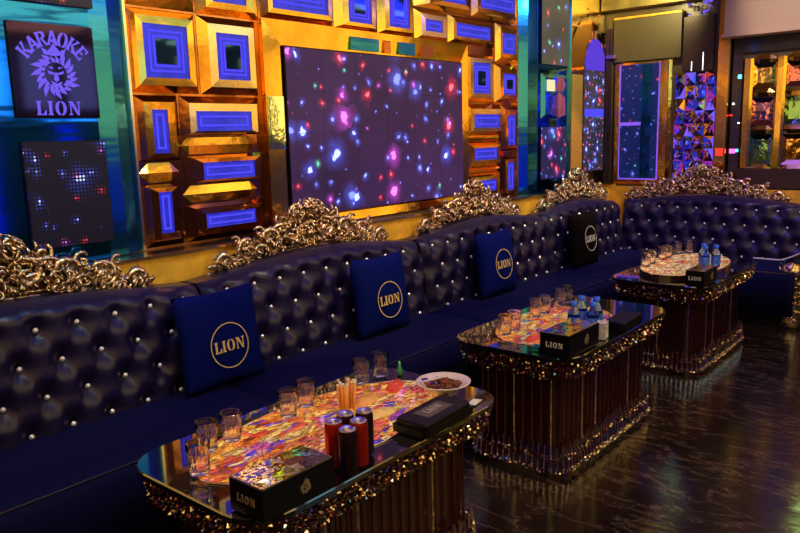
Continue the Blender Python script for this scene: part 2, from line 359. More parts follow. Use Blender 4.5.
# ------------------------------------------------------------------ stencil lettering (x right, z up, unit height)
def glyph(c):
    if c == 'L': return .72, [[(.0, 0), (.30, 0), (.30, .1), (.27, .1), (.27, .9), (.34, .9), (.34, 1), (0, 1), (0, .9), (.06, .9), (.06, .1), (0, .1)], [(.35, 0), (.68, 0), (.68, .38), (.62, .38), (.5, .1), (.35, .1)]]
    if c == 'I': return .42, [[(0, 0), (.36, 0), (.36, .1), (.29, .1), (.29, .9), (.36, .9), (.36, 1), (0, 1), (0, .9), (.07, .9), (.07, .1), (0, .1)]]
    if c == 'O':
        def half(sg):
            o = [(.43 + sg * (.05 + .36 * sin(a)), .5 + .52 * cos(a)) for a in [pi * i / 10 for i in range(11)]]
            i_ = [(.43 + sg * (.05 + .13 * sin(a)), .5 + .40 * cos(a)) for a in [pi * i / 10 for i in range(10, -1, -1)]]
            return o + i_
        return .92, [half(-1), half(1)]
    if c == 'N': return .95, [[(0, 0), (.26, 0), (.26, .1), (.18, .1), (.18, .9), (.10, .9), (.10, .1), (0, .1)], [(0, .9), (0, 1), (.30, 1), (.78, .12), (.78, 0), (.62, 0), (.20, .78), (.12, .9)], [(.62, .9), (.72, .9), (.72, .22), (.80, .22), (.80, .9), (.90, .9), (.90, 1), (.62, 1)]]
    if c == 'K': return .85, [[(0, 0), (.32, 0), (.32, .12), (.26, .12), (.26, .88), (.32, .88), (.32, 1), (0, 1), (0, .88), (.06, .88), (.06, .12), (0, .12)], [(.28, .48), (.56, .88), (.5, 1), (.8, 1), (.74, .88), (.44, .52)], [(.30, .46), (.42, .55), (.82, .12), (.82, 0), (.5, 0), (.52, .12)]]
    if c == 'A': return .92, [[(0, 0), (.28, 0), (.26, .12), (.22, .12), (.44, .72), (.40, 1), (.34, 1), (.06, .12), (0, .12)], [(.45, .72), (.42, 1), (.54, 1), (.82, .12), (.88, .12), (.88, 0), (.52, 0), (.52, .12), (.60, .12)], [(.30, .26), (.56, .26), (.53, .38), (.34, .38)]]
    if c == 'R': return .88, [[(0, 0), (.32, 0), (.32, .12), (.26, .12), (.26, .88), (.32, .88), (.32, 1), (0, 1), (0, .88), (.06, .88), (.06, .12), (0, .12)], [(.34, 1), (.56, 1), (.72, .9), (.76, .74), (.7, .58), (.54, .48), (.34, .48), (.34, .58), (.48, .62), (.54, .74), (.48, .86), (.34, .9)], [(.36, .46), (.54, .46), (.72, .12), (.84, .12), (.84, 0), (.58, 0)]]
    if c == 'E': return .78, [[(0, 0), (.32, 0), (.32, .12), (.26, .12), (.26, .88), (.32, .88), (.32, 1), (0, 1), (0, .88), (.06, .88), (.06, .12), (0, .12)], [(.34, 0), (.7, 0), (.7, .3), (.62, .3), (.54, .12), (.34, .12)], [(.34, 1), (.7, 1), (.7, .7), (.62, .7), (.54, .88), (.34, .88)], [(.30, .44), (.54, .44), (.54, .56), (.30, .56)]]
def text_mb(mb, s, h, M=None, y=0, mat=0, cx=0, cz=0, gap=.10):
    W = sum(glyph(c)[0] for c in s) + gap * (len(s) - 1); x = -W / 2
    for c in s:
        w_, ps = glyph(c)
        for p in ps: mb.prism([(cx + (x + a) * h, cz + (b - .5) * h) for a, b in p], y - .0015, y, mat, M)
        x += w_ + gap
def arc_text(mb, s, h, rad, cz, a0, a1, y=0):
    for i, c in enumerate(s):
        a = R(a0 + (a1 - a0) * i / (len(s) - 1)); w_, ps = glyph(c)
        for p in ps:
            q = []
            for u, v in p:
                X = (u - w_ / 2) * h; Z = rad + (v - .5) * h * 1.1
                q.append((X * cos(a) + Z * sin(a), cz - X * sin(a) + Z * cos(a)))
            mb.prism(q, y - .002, y)
def ring_mb(mb, r, t, y, mat=0, n=40, M=None, cx=0, cz=0):
    for i in range(n):
        a, b = 2 * pi * i / n, 2 * pi * (i + 1) / n
        mb.prism([(cx + (r - t) * cos(a), cz + (r - t) * sin(a)), (cx + r * cos(a), cz + r * sin(a)), (cx + r * cos(b), cz + r * sin(b)), (cx + (r - t) * cos(b), cz + (r - t) * sin(b))], y - .0015, y, mat, M)
def beast_mb(mb, s, y=0, cx=0, cz=0, mat=0):
    """line-cut head emblem: crown, mane tufts in rings, brows, eyes, muzzle"""
    r2 = random.Random(4)
    for ring, (n, r0, r1, wd) in enumerate(((19, .66, 1.08, .15), (17, .52, .86, .15))):
        for i in range(n):
            a = 2 * pi * (i + .5 * (ring % 2)) / n + r2.uniform(-.06, .06)
            if ring == 0 and abs(a - pi / 2) < .35: continue
            L = r1 * r2.uniform(.85, 1.1); tw = .20
            p = [(r0 * cos(a - wd), r0 * sin(a - wd)), ((r0 + L) / 2 * cos(a - wd * .9 + tw / 2), (r0 + L) / 2 * sin(a - wd * .9 + tw / 2)), (L * cos(a + tw), L * sin(a + tw)), ((r0 + L) / 2 * cos(a + wd * .6 + tw / 2), (r0 + L) / 2 * sin(a + wd * .6 + tw / 2)), (r0 * cos(a + wd), r0 * sin(a + wd))]
            mb.prism([(cx + u * s, cz + v * s) for u, v in p], y - .002 - .0004 * ring, y, mat)
    F = [[(-.24, .10), (-.05, .04), (-.07, -.02), (-.22, .02)], [(.24, .10), (.05, .04), (.07, -.02), (.22, .02)], [(-.03, .05), (.03, .05), (.08, -.16), (0, -.22), (-.08, -.16)], [(-.16, -.2), (0, -.27), (.16, -.2), (.11, -.33), (0, -.37), (-.11, -.33)],
         [(-.22, .2), (-.08, .14), (-.10, .22)], [(.22, .2), (.08, .14), (.10, .22)], [(-.3, .85), (-.36, 1.12), (-.18, .98), (0, 1.3), (.18, .98), (.36, 1.12), (.3, .85), (0, .78)], [(0, 1.32), (.06, 1.42), (0, 1.52), (-.06, 1.42)]]
    for p in F: mb.prism([(cx + u * s * 1.5, cz + v * s * (1.5 if v < .5 else 1)) for u, v in p], y - .0035, y, mat)

# ================================================================== ROOM
XR, YW = 6.72, 3.14
struct('floor', MB().box(-2, XR + .1, -2.5, YW + .1, -.1, 0), FLOOR)
struct('ceiling', MB().box(-2, XR + .1, -2.5, YW + .1, 2.75, 2.85), CEIL)
struct('wall_left', MB().box(-2, XR + .1, YW, YW + .1, 0, 2.75), BROWN)
struct('wall_right', MB().box(XR, XR + .1, -2.5, YW, 0, 2.75), WALLD)
struct('wall_rear', MB().box(-2, XR + .1, -2.6, -2.5, 0, 2.85), WALLD)
struct('wall_near', MB().box(-2.1, -2, -2.6, YW + .1, 0, 2.85), WALLD)
# gold ledge behind the backrests
struct('trim_1', MB().box(.2, XR, 2.97, YW, 0, .985), LEDGE)
struct('trim_11', MB().box(.2, XR - .12, 2.962, YW, .9855, .994), BLKM)
struct('trim_7', MB().box(.2, XR - .12, 2.952, 2.9615, .984, .997), PALEG)
struct('trim_2', MB().box(6.58, XR, 1.05, 2.9695, 0, .965), LEDGE)
# rear half of the room (unseen, glow added for the mirrors to reflect): added glowing ceiling coffers, added amber glow bands, added blue and cool panels
CEILL = emis('added glowing ceiling', (1, .68, .20), 2.8); WALLL = emis('added amber glow', (1, .56, .11), 1.9); COOLW = emis('added cool glow', (.45, .85, 1), 1.9); BLUW = emis('added blue glow', (.05, .07, 1), .7)
mb = MB()
for i in range(8):
    for j in range(4): mb.box(-1.8 + i * 1.05, -1.8 + i * 1.05 + .72, -2.3 + j * .72, -2.3 + j * .72 + .45, 2.71, 2.75)
for i in range(9): mb.box(.2 + i * .72, .2 + i * .72 + .42, 1.02, 1.14, 2.73, 2.75)
struct('added_glow_3', mb, CEILL)
mb = MB()
for i in range(9):
    if i not in (5, 6): mb.box(-1.8 + i * .95, -1.8 + i * .95 + .6, -2.5, -2.46, 1.75, 2.6)
for i in range(3): mb.box(-1.8 + i * .85, -1.8 + i * .85 + .55, YW - .05, YW, 1.2, 2.5)
for i in range(5): mb.box(XR - .04, XR, -2.3 + i * .62, -2.3 + i * .62 + .42, 1.55, 2.6)
for i in range(5): mb.box(-2, -1.96, -2.2 + i * 1.05, -2.2 + i * 1.05 + .7, 1.8, 2.6)
struct('added_glow_4', mb, WALLL)
mb = MB()
for i in range(5): mb.box(2.75 + i * .5, 2.75 + i * .5 + .34, -2.5, -2.46, 1.9, 2.6)
struct('added_glow_12', mb, COOLW)  # cool glow added out of view for the left column to mirror
struct('added_glow_13', MB().box(-1.22, -1.0, YW - .03, YW, 1.2, 2.5).box(-.36, -.14, YW - .03, YW, 1.2, 2.5).box(.5, .7, YW - .03, YW, 1.2, 2.5), BLUW)  # blue strips added out of view for the right wall mirrors
mb = MB()
for i in range(9): mb.box(-1.5 + i * .95 - .08, -1.5 + i * .95 + .08, -2.5, -2.46, .5, 1.6)
for i in range(5): mb.box(XR - .04, XR, -2.1 + i * .62, -2.1 + i * .62 + .10, .5, 1.4)
for i in range(4): mb.box(-2, -1.96, -1.7 + i * 1.05, -1.7 + i * 1.05 + .12, .5, 1.6)
struct('added_glow_5', mb, BLUW)
struct('added_glow_6', MB().box(-.5, 2.4, .62, .66, 2.73, 2.75).box(3.2, 5.8, .62, .66, 2.73, 2.75), CYANL)  # cyan strips added out of view for reflections

# ================================================================== GOLD MIRROR PANELS on the left wall
Y0 = 3.14
def mirror_panel(label, outer, blue, mats=(AMBER, PALEG), fr=None, ringw=.012, strong=True, flip=False):
    x0, x1, z0, z1 = outer; bx0, bx1, bz0, bz1 = blue; cx = (x0 + x1) / 2
    t = thing('infinity_mirror', label, 'wall panel', (cx, Y0, z0), 0, 'blue-lit gold mirror panels')
    s = lambda r: (r[0] - cx, r[1] - cx, r[2] - z0, r[3] - z0)
    fr = fr or ((x0 + bx0) / 2, (x1 + bx1) / 2, (z0 + bz0) / 2, (z1 + bz1) / 2)
    MB().frust(s((x0 + .003, x1 - .003, z0 + .003, z1 - .003)), -.002, s(fr), -.036, cap=False, back=True).build('bevel', mats[0], t)
    MB().frust(s(fr), -.036, s(blue), -.038, cap=False).frust(s(blue), -.038, s(blue), -.03, cap=False).build('frame', mats[1], t)
    p = MB().frust(s(blue), -.030, s(blue), -.032).build('light_pane', PANE, t)
    w_ = bx1 - bx0; h_ = bz1 - bz0; k = MB()
    for ins in ((.11, .21) if min(w_, h_) > .15 else (.22,)):
        d = ins * min(w_, h_); a = s((bx0 + d, bx1 - d, bz0 + d, bz1 - d)); g = min(.010, min(w_, h_) * .12)
        b = (a[0] + g, a[1] - g, a[2] + g, a[3] - g)
        k.box(a[0], a[1], -.036, -.033, a[2], b[2]); k.box(a[0], a[1], -.036, -.033, b[3], a[3])
        k.box(a[0], b[0], -.036, -.033, b[2], b[3]); k.box(b[1], a[1], -.036, -.033, b[2], b[3])
    k.build('light_line', BLUEL, p)
    if min(w_, h_) > .15:
        d = .27 * min(w_, h_) ; a = s((bx0 + d, bx1 - d, bz0 + d, bz1 - d)); MB().frust(a, -.033, a, -.035).build('mirror_centre', PANED, p)
    return t
P = mirror_panel
P('gold mirror panel with square blue light, level with the screen top, touching the teal column', (1.84, 2.21, 1.72, 2.10), (1.905, 2.14, 1.79, 2.03), (AMBER, GOLDW))
P('gold mirror panel with square blue light, between the leftmost square panel and the screen frame', (2.215, 2.58, 1.72, 2.10), (2.305, 2.505, 1.795, 2.02), (AMBER, PALEG))
P('gold mirror panel cut by the top edge, above the leftmost square blue light', (1.84, 2.215, 2.105, 2.5), (1.92, 2.14, 2.22, 2.42))
P('gold panel with small blue light at the picture top, above the second square panel', (2.22, 2.61, 2.105, 2.5), (2.30, 2.505, 2.165, 2.40), (AMBER, GOLDW))
P('wide gold mirror panel with large blue light over the screen top left corner', (2.62, 3.15, 2.125, 2.55), (2.68, 3.09, 2.175, 2.45), (AMBER, GOLDW))
P('tall gold mirror panel with blue light, first right of the wide one over the screen', (3.16, 3.53, 2.12, 2.55), (3.256, 3.457, 2.16, 2.44), (GOLDW, GOLDW))
P('tall gold mirror panel with blue light, second right of the wide one over the screen', (3.54, 3.89, 2.12, 2.55), (3.622, 3.82, 2.165, 2.42), (GOLDW, GOLDW))
P('small gold mirror panel with a small blue square over the screen right half', (3.90, 4.26, 2.11, 2.31), (3.985, 4.17, 2.17, 2.245), (GOLDW, PALEG))
P('gold mirror panel with a horizontal blue bar just right of the small blue square', (4.27, 4.86, 2.12, 2.31), (4.333, 4.762, 2.165, 2.255), (GOLDW, AMBER))
P('gold panel with blue rectangle at the top right corner by the second teal column', (4.87, 5.145, 2.02, 2.31), (4.925, 5.12, 2.085, 2.235), (GOLDW, AMBER))
P('long blue bar panel along the picture top, left of the second teal column', (4.56, 5.145, 2.32, 2.6), (4.633, 5.10, 2.385, 2.5), (GOLDW, AMBER))
P('gold panel with blue bar at the picture top above the small blue square', (3.90, 4.55, 2.32, 2.6), (4.177, 4.458, 2.38, 2.48), (GOLDW, AMBER))
P('narrow upright blue-lit panel left of the wide bright blue rectangle', (1.84, 2.08, 1.405, 1.715), (1.918, 2.0, 1.445, 1.645), (BROWN, AMBER))
P('narrow upright blue-lit panel, lowest at the foot of the first teal column', (1.84, 2.06, 1.0, 1.305), (1.918, 1.99, 1.068, 1.263), (BROWN, BROWN))
P('silver-edged panel with the brightest wide blue rectangle, left of the screen middle', (2.085, 2.575, 1.52, 1.715), (2.157, 2.495, 1.544, 1.640), (BROWN, PALEG))
P('low panel with a wide blue outline between two amber hexagonal bars', (2.085, 2.575, 1.285, 1.43), (2.177, 2.5, 1.305, 1.39), (BROWN, BROWN))
P('lowest wide panel with a blue outline just above the ledge left of the screen', (2.07, 2.575, 1.0, 1.19), (2.173, 2.487, 1.065, 1.136), (BROWN, BROWN))
P('upright gold panel with blue light, right beside the upper right corner of the screen', (4.46, 4.84, 1.72, 2.06), (4.537, 4.757, 1.78, 2.0), (AMBER, PALEG))
P('gold panel with small blue rectangle between the screen and the second teal column', (4.85, 5.145, 1.72, 2.01), (4.938, 5.12, 1.78, 1.938), (AMBER, AMBER))
P('gold panel with blue bar right of the middle of the screen', (4.46, 4.93, 1.48, 1.71), (4.543, 4.88, 1.533, 1.632), (AMBER, PALEG))
P('narrow upright blue panel touching the second teal column at screen middle height', (4.94, 5.145, 1.35, 1.71), (5.0, 5.12, 1.397, 1.625), (BROWN, AMBER))
P('gold panel with blue bar, second from the bottom right of the screen', (4.46, 4.93, 1.24, 1.43), (4.54, 4.85, 1.297, 1.385), (AMBER, GOLDW))
P('narrow upright blue panel touching the second teal column just above the ledge', (4.94, 5.145, 1.0, 1.31), (4.995, 5.095, 1.045, 1.263), (BROWN, AMBER))
P('gold panel with blue bar lowest on the right of the screen', (4.46, 4.93, 1.0, 1.2), (4.523, 4.835, 1.06, 1.145), (AMBER, AMBER))
def hexbar(label, x0, x1, z0, z1, mat=GOLDW):
    t = MB(); zc = (z0 + z1) / 2; e = (z1 - z0) * .55; cx = (x0 + x1) / 2
    O = [(x0, zc), (x0 + e, z0), (x1 - e, z0), (x1, zc), (x1 - e, z1), (x0 + e, z1)]
    O = [(a - cx, b - z0) for a, b in O]
    vs = [(a, -.002, b) for a, b in O] + [(O[0][0] + e * .9, -.014, zc - z0), (O[3][0] - e * .9, -.014, zc - z0)]
    t.add(vs, [(0, 1, 6), (1, 2, 7, 6), (2, 3, 7), (3, 4, 7), (4, 5, 6, 7), (5, 0, 6), (5, 4, 3, 2, 1, 0)])
    o = t.build('bevelled_bar', mat, None, (cx, Y0, z0)); tag(o, label, 'wall trim', 'hexagonal gold mirror bars')
hexbar('amber hexagonal mirror bar under the brightest wide blue rectangle', 2.075, 2.53, 1.432, 1.518, AMBER)
hexbar('amber hexagonal mirror bar just above the lowest blue outline left of the screen', 2.07, 2.53, 1.193, 1.282, GOLDW)
hexbar('short amber hexagonal mirror bar between the two narrow upright blue lights', 1.842, 2.06, 1.308, 1.400, AMBER)
hexbar('gold hexagonal mirror bar between the blue bars right of the screen', 4.46, 4.93, 1.432, 1.478, AMBER)
hexbar('lowest gold hexagonal mirror bar right of the screen', 4.46, 4.93, 1.203, 1.238, AMBER)

# TV and its surround
t = thing('led_screen', 'large dark wall screen showing scattered blue, red and violet sparks', 'screen', (3.55, 3.12, 1.06))
MB().box(-.82, .82, -.03, .018, 0, .925).build('housing', BLKM, t)
MB().box(-.815, .815, -.034, -.0305, .005, .92).build('display', TVM, t)
k = MB()
for i in range(1, 4): k.box(-.815, .815, -.0345, -.0342, .23 * i, .23 * i + .0015)
for i in range(1, 6): k.box(-.82 + .2733 * i, -.8185 + .2733 * i, -.0345, -.0342, .005, .92)
k.build('module_seams', BLKM, t)
t = thing('screen_surround', 'gold mirror moulding framing the large wall screen', 'frame', (3.55, Y0, 1.0))
a = (-.96, .90, 0, 1.115); b = (-.83, .83, .05, .99)
def side(a, b, idx, ya, yb):
    A = [(a[0], a[2]), (a[1], a[2]), (a[1], a[3]), (a[0], a[3])]; B = [(b[0], b[2]), (b[1], b[2]), (b[1], b[3]), (b[0], b[3])]
    i, j = idx, (idx + 1) % 4
    q = [(A[i][0], ya, A[i][1]), (A[j][0], ya, A[j][1]), (B[j][0], yb, B[j][1]), (B[i][0], yb, B[i][1])]
    q2 = [(x, 0, z) for x, y, z in q]
    return MB().add(q + q2, [(0, 1, 2, 3), (7, 6, 5, 4), (0, 4, 5, 1), (1, 5, 6, 2), (2, 6, 7, 3), (3, 7, 4, 0)])
side(a, b, 0, -.046, -.034).build('lower_moulding', GOLDW, t)
side(a, b, 1, -.046, -.034).build('right_moulding', AMBER, t)
side(a, b, 2, -.046, -.034).build('upper_moulding', GOLDW, t)
side(a, b, 3, -.046, -.036).build('left_moulding', GOLDW, t)
MB().box(-.955, -.845, -.055, -.035, .44, .72).box(-.945, -.855, -.060, -.0555, .45, .71).build('reflection_inset', pbr('pale reflection', (.75, 1, .95), .06, 1, bump=.1, bscale=8), t)  # bright reflection on the left moulding, built as a pale inset
for i, (u0, u1) in enumerate(((-.30, -.05), (.0, .06), (.14, .30), (.36, .50))):
    MB().box(u0, u1, -.050, -.038, 1.0, 1.075).build('mirror_inset', [TEALB, BROWN][i % 2], t)

# ---- teal mirrored columns
def column(label, x0, x1, bl, br):
    cx = (x0 + x1) / 2; t = thing('mirror_column', label, 'column', (cx, Y0, 1.0))
    H = 1.75
    MB().box(x0 + bl - cx, x1 - br - cx, -.07, 0, 0, H).build('face', TEAL, t)
    for sx, b in ((-1, bl), (1, br)):
        e = x0 - cx if sx < 0 else x1 - cx; f = e + b * (1 if sx < 0 else -1); g = (e + f) / 2
        k = MB()
        for u, v, ya, yb in ((e, g, -.012, -.05), (g, f, -.052, -.068)):
            pts = [(u, ya), (v, yb), (v, 0), (u, 0)]
            k.add([(x, y, 0) for x, y in pts] + [(x, y, H) for x, y in pts], [(0, 1, 5, 4), (1, 2, 6, 5), (2, 3, 7, 6), (3, 0, 4, 7), (3, 2, 1, 0), (4, 5, 6, 7)])
        k.build('bevelled_edge', TEALB, t)
        MB().box(e - .006, e + .006, -.03, 0, 0, H).build('edge_strip', PALEG, t)
    return t
column('wide teal and blue mirrored column at the left behind the karaoke sign', .9, 1.826, .15, .19)
column('teal and blue mirrored column between the gold wall and the arched niche', 5.157, 5.945, .24, .05)
YF = 3.07
t = thing('karaoke_sign', 'dark mirror sign with purple lion head emblem and lettering on the left column', 'sign', (1.467, YF - .001, 1.605))
MB().box(-.173, .173, -.012, 0, 0, .372).build('board', pbr('purple black mirror', (.045, .022, .075), .06, .9), t)
k = MB(); arc_text(k, 'KARAOKE', .052, .150, .168, -50, 50, -.0125); k.build('arched_lettering', SIGNL, t)
k = MB(); beast_mb(k, .092, -.0125, 0, .175); k.build('lion_emblem', SIGNL, t)
k = MB(); text_mb(k, 'LION', .056, None, -.0125, 0, 0, .040); k.build('lettering', SIGNL, t)
def ledp(label, x0, x1, z0, z1, mat, y=YF):
    cx = (x0 + x1) / 2; t = thing('led_display', label, 'display', (cx, y - .001, z0))
    MB().box(x0 - cx, x1 - cx, -.014, 0, 0, z1 - z0).build('housing', BLKM, t)
    MB().box(x0 - cx + .003, x1 - cx - .003, -.017, -.0145, .003, z1 - z0 - .003).build('display', mat, t)
ledp('black led dot-matrix panel with pink and blue glints under the lion sign', 1.297, 1.65, 1.075, 1.512, LEDM)
ledp('black led dot-matrix panel cut by the top edge above the lion sign', 1.31, 1.652, 2.055, 2.45, LEDM)
ledp('grey led panel with a red glint high on the second teal column', 5.43, 5.89, 2.03, 2.6, LED2)
ledp('lower led panel with pink and blue sparks on the second teal column', 5.43, 5.86, 1.10, 1.53, screen_mat('low led picture', (.02, .02, .10), 7, .22, 1.0, seed=8.4))
t = thing('cabochon_mirror', 'faceted hanging purple mirror figure framed in cyan on the second teal column', 'mirror', (5.66, YF - .001, 1.6))
MB().frust((-.22, .24, 0, .36), -.002, (-.17, .19, .03, .33), -.018, cap=True, back=True).build('backing', TEALB, t)
k = MB()
k.prism([(-.1, .03), (.02, .0), (.14, .03), (.12, .17), (.02, .21), (-.08, .17)], -.04, -.02); k.prism([(-.02, .22), (.10, .22), (.15, .28), (.08, .34), (0, .33)], -.035, -.02)
k.build('figure', pbr('violet mirror', (.35, .18, .9), .08, .9), t)
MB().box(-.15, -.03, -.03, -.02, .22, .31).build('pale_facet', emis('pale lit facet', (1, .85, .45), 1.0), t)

# ---- arched niche panel at the end of the left wall
t = thing('arched_niche', 'gold panel with arched purple light and led picture next to the corner', 'wall panel', (6.335, Y0, 1.0))
def arch(x0, x1, z0, zs, n=14, k=1.2):
    r = (x1 - x0) / 2; c = (x0 + x1) / 2
    return [(x0, z0), (x1, z0), (x1, zs)] + [(c + r * cos(pi * i / n), zs + r * k * sin(pi * i / n)) for i in range(1, n)] + [(x0, zs)]
MB().box(-.37, .355, -.03, 0, 0, 1.74).build('panel', pbr('olive gold mirror', (.80, .60, .16), .2, 1, bump=.1, bscale=8), t)
MB().prism(arch(-.33, .35, .12, 1.06), -.042, -.0305).build('frame', AMBER, t)
MB().box(-.30, -.10, -.050, -.0425, .13, .98).build('bronze_jamb', pbr('rough bronze', (.60, .30, .05), .5, .25, bump=.3, bscale=40), t)
MB().prism(arch(-.06, .345, .12, 1.07), -.047, -.0425).build('display', screen_mat('arch picture', (.05, .04, .05), 9, .22, 1.0, seed=2.2), t)
MB().prism(arch(-.05, .34, 1.03, 1.075), -.052, -.0475).build('arch_light', emis('violet arch light', (.13, .06, .80), .85), t)
MB().box(-.05, .34, -.052, -.0475, .615, .685).build('light_bar', BLUEL, t)
kf = [(-.36, -.16, 1.44, 1.46), (-.175, -.16, 1.38, 1.46), (-.34, -.175, 1.38, 1.395), (.12, .34, 1.36, 1.375), (.325, .345, .12, 1.375), (.12, .14, 1.30, 1.36), (-.365, -.345, .1, 1.35)]
for (x0, x1, z0, z1) in kf: MB().box(x0, x1, -.058, -.0525, z0, z1).build('fret_bar', PALEG, t)
k = MB(); r2 = random.Random(8)
for q in range(40):
    x, z = r2.uniform(-.02, .26), r2.uniform(1.38, 1.56); k.box(x, x + r2.uniform(.01, .05), -.034 - q * .0001, -.0305, z, z + r2.uniform(.004, .02))
k.build('gold_engraving', GOLDW, t)
struct('trim_8', MB().box(5.95, 5.962, 3.06, 3.139, 1.0, 2.74), PALEG)

# ================================================================== RIGHT WALL
sc = .981
def yz(y, z): return y * sc, 1.5 + (z - 1.5) * sc
# local frame on right wall: local x -> world -y ; local -y -> world -x
def rthing(name, label, cat, y, z, group=None): return thing(name, label, cat, (XR, y, z), -pi / 2, group)
# doorway style blue panel
t = rthing('etched_mirror', 'tall dark blue glass panel with purple light outline and gold frame beside the corner', 'wall panel', 2.76, .98)
MB().frust((-.232, .29, 0, 1.12), -.002, (-.222, .26, .02, 1.11), -.03, back=True).build('frame', AMBER, t)
MB().box(-.17, .185, -.036, -.031, .06, 1.09).build('pane', screen_mat('blue etched glass', (.004, .018, .13), 8, .10, .5, seed=6.6), t)
MB().box(-.178, -.17, -.04, -.031, .05, 1.1).box(.185, .193, -.04, -.031, .05, 1.1).box(-.17, .185, -.04, -.031, .050, .06).build('light_outline', PURL, t)
MB().box(.03, .12, -.04, -.0365, .07, 1.08).build('teal_strip', pbr('teal strip', (.01, .10, .28), .1, .8), t)
MB().box(-.17, .03, -.04, -.0365, .545, .575).build('light_bar', PURL, t)
for x in (-.205, .25): MB().box(x - .02, x + .02, -.045, -.031, .02, 1.10).build('gilt_strip', GOLDW, t)
# black upright at the corner
k = MB().box(-.03, .03, -.09, 0, 0, 1.40); k.box(-.03, .0, -.10, -.09, .04, 1.38)
tag(k.build('corner_post', [DARKW], None, (XR, 3.025, 1.0), (0, 0, -pi / 2)), 'dark upright post in the room corner beside the arched niche', 'post')
tag(MB().box(-.045, .045, -.03, 0, 0, .03).build('wall_plate', PALEG, None, (XR - .09, 3.0, 2.135), (0, 0, -pi / 2)), 'small pale plate at the lower left of the dark header', 'plate')
# header
t = rthing('header_cabinet', 'dark smoked header box above the blue glass panel', 'panel', 2.6, 2.1)
MB().box(-.39, .225, -.08, 0, 0, .37).build('box', pbr('olive smoked glass', (.10, .08, .035), .45, .1), t)
MB().box(-.39, .225, -.085, 0, .372, .39).build('cornice', LEDGE, t)
t = rthing('header_cabinet', 'dark brown header panel over the faceted purple mirror', 'panel', 2.28, 1.975)
MB().box(-.09, .17, -.05, 0, 0, .455).build('box', pbr('brown smoked glass', (.05, .03, .025), .3, .2), t)
MB().box(-.01, -.005, -.053, -.05, .0, .08).box(.085, .09, -.053, -.05, .0, .15).build('reflection_slit', WHTL, t)  # glowing slits stand in for small light reflections on the header
struct('trim_9', MB().box(6.60, XR, 1.9, 3.1, 2.56, 2.75), pbr('olive cornice', (.36, .28, .08), .4, .3, var=.4, vscale=6))
t = rthing('gilt_ornament', 'tangled silver and violet ornament above the brown header', 'ornament', 2.235, 2.45)
k = MB(); r2 = random.Random(3)
for i in range(26):
    x = r2.uniform(-.10, .10); z = r2.uniform(0, .09); a = r2.uniform(0, 6.28); L = r2.uniform(.02, .05)
    k.tube([(x, -.06 - r2.uniform(0, .03), z), (x + L * cos(a) * .6 + .01, -.08, z + L * sin(a) * .6), (x + L * cos(a), -.07, z + L * sin(a) * .7 + .01)], [.009, .007, .002], 5, i % 3)
k.build('curls', [CREST, SIGNL, RHINE], t)
# faceted purple mirror
t = rthing('faceted_mirror', 'faceted kaleidoscope mirror in purple, blue and amber above the right sofa', 'mirror', 2.26, .98)
MB().box(-.175, .175, -.012, 0, 0, .985).build('backing', DARKG, t)
mats = [pbr('k blue', (.10, .16, 1), .08, 1), pbr('k violet', (.45, .12, .9), .08, 1), pbr('k amber', (1, .5, .15), .08, 1), pbr('k sky', (.2, .6, 1), .08, 1), SIGNL, emis('k magenta', (.6, .05, .7), .5), emis('k deep blue', (.03, .04, .6), .7)]  # last facet materials glow in place of mirror reflections
k = MB(); r2 = random.Random(11); nx, nz = 4, 9; dx, dz = .35 / nx, .985 / nz
for i in range(nx):
    for j in range(nz):
        for h in range(2):
            cx_ = -.175 + dx * (i + .5 * 1); cz_ = dz * (j + .5); ax, az = r2.uniform(-.3, .3), r2.uniform(-.3, .3)
            if h == 0: O = [(-.5, -.5), (.5, -.5), (.5, .5), (-.5, .5)]; sx, sz, y = dx * .98, dz * .98, -.014
            else: O = [(-.5, 0), (0, -.5), (.5, 0), (0, .5)]; sx, sz, y = dx * .9, dz * .9, -.024
            base = [(cx_ + a * sx, -.012, cz_ + b * sz) for a, b in O]; ap = (cx_ + ax * dx, y - .022, cz_ + az * dz)
            for q in range(4): k.add([base[q], base[(q + 1) % 4], ap], [(0, 1, 2)], r2.choice([0, 0, 1, 1, 2, 2, 3, 4, 5, 6, 6]))
k.build('facets', mats, t)
k = MB()
for hx, hz, hr in ((-.07, .22, .075), (.07, .30, .075), (-.06, .44, .08), (.08, .56, .075), (-.07, .68, .075), (.06, .82, .075)):
    MB().tube([(hx + hr * cos(pi * i / 3), -.045, hz + 1.15 * hr * sin(pi * i / 3)) for i in range(7)], .0035, 5).build('hexagon_edging', CREST, t)
for i in range(7):
    x, z = r2.uniform(-.15, .1), r2.uniform(.1, .9); MB().tube([(x, -.055, z), (x + r2.uniform(-.06, .08), -.05, z + r2.uniform(.04, .12))], .003, 5).build('bright_edge', PALEG, t)
# gold pilaster + dark strip
t = rthing('gold_pilaster', 'slim gold pilaster between the faceted mirror and the dark strip', 'column', 2.02, .98)
MB().frust((-.065, .065, 0, 1.7), -.002, (-.045, .045, 0, 1.7), -.06, back=True).build('shaft', GOLDW, t)
MB().box(-.03, .03, -.066, -.061, .27, .33).build('red_light', REDL, t)
t = rthing('smoked_mirror', 'dark glass strip with small coloured lights right of the gold pilaster', 'wall panel', 1.912, 1.0)
MB().box(-.038, .038, -.03, 0, 0, 1.40).build('glass', DARKG, t)
for (x, z, w_, h_, mt) in ((-.01, .285, .024, .018, MAGL), (.028, .29, .009, .012, CYANL), (.02, .90, .014, .016, CYANL), (-.02, .68, .008, .008, WHTL), (.03, .52, .008, .006, WHTL), (-.035, .585, .012, .006, REDL)):
    MB().box(x - w_, x + w_, -.034, -.0305, z - h_, z + h_).build('glint_light', mt, t)
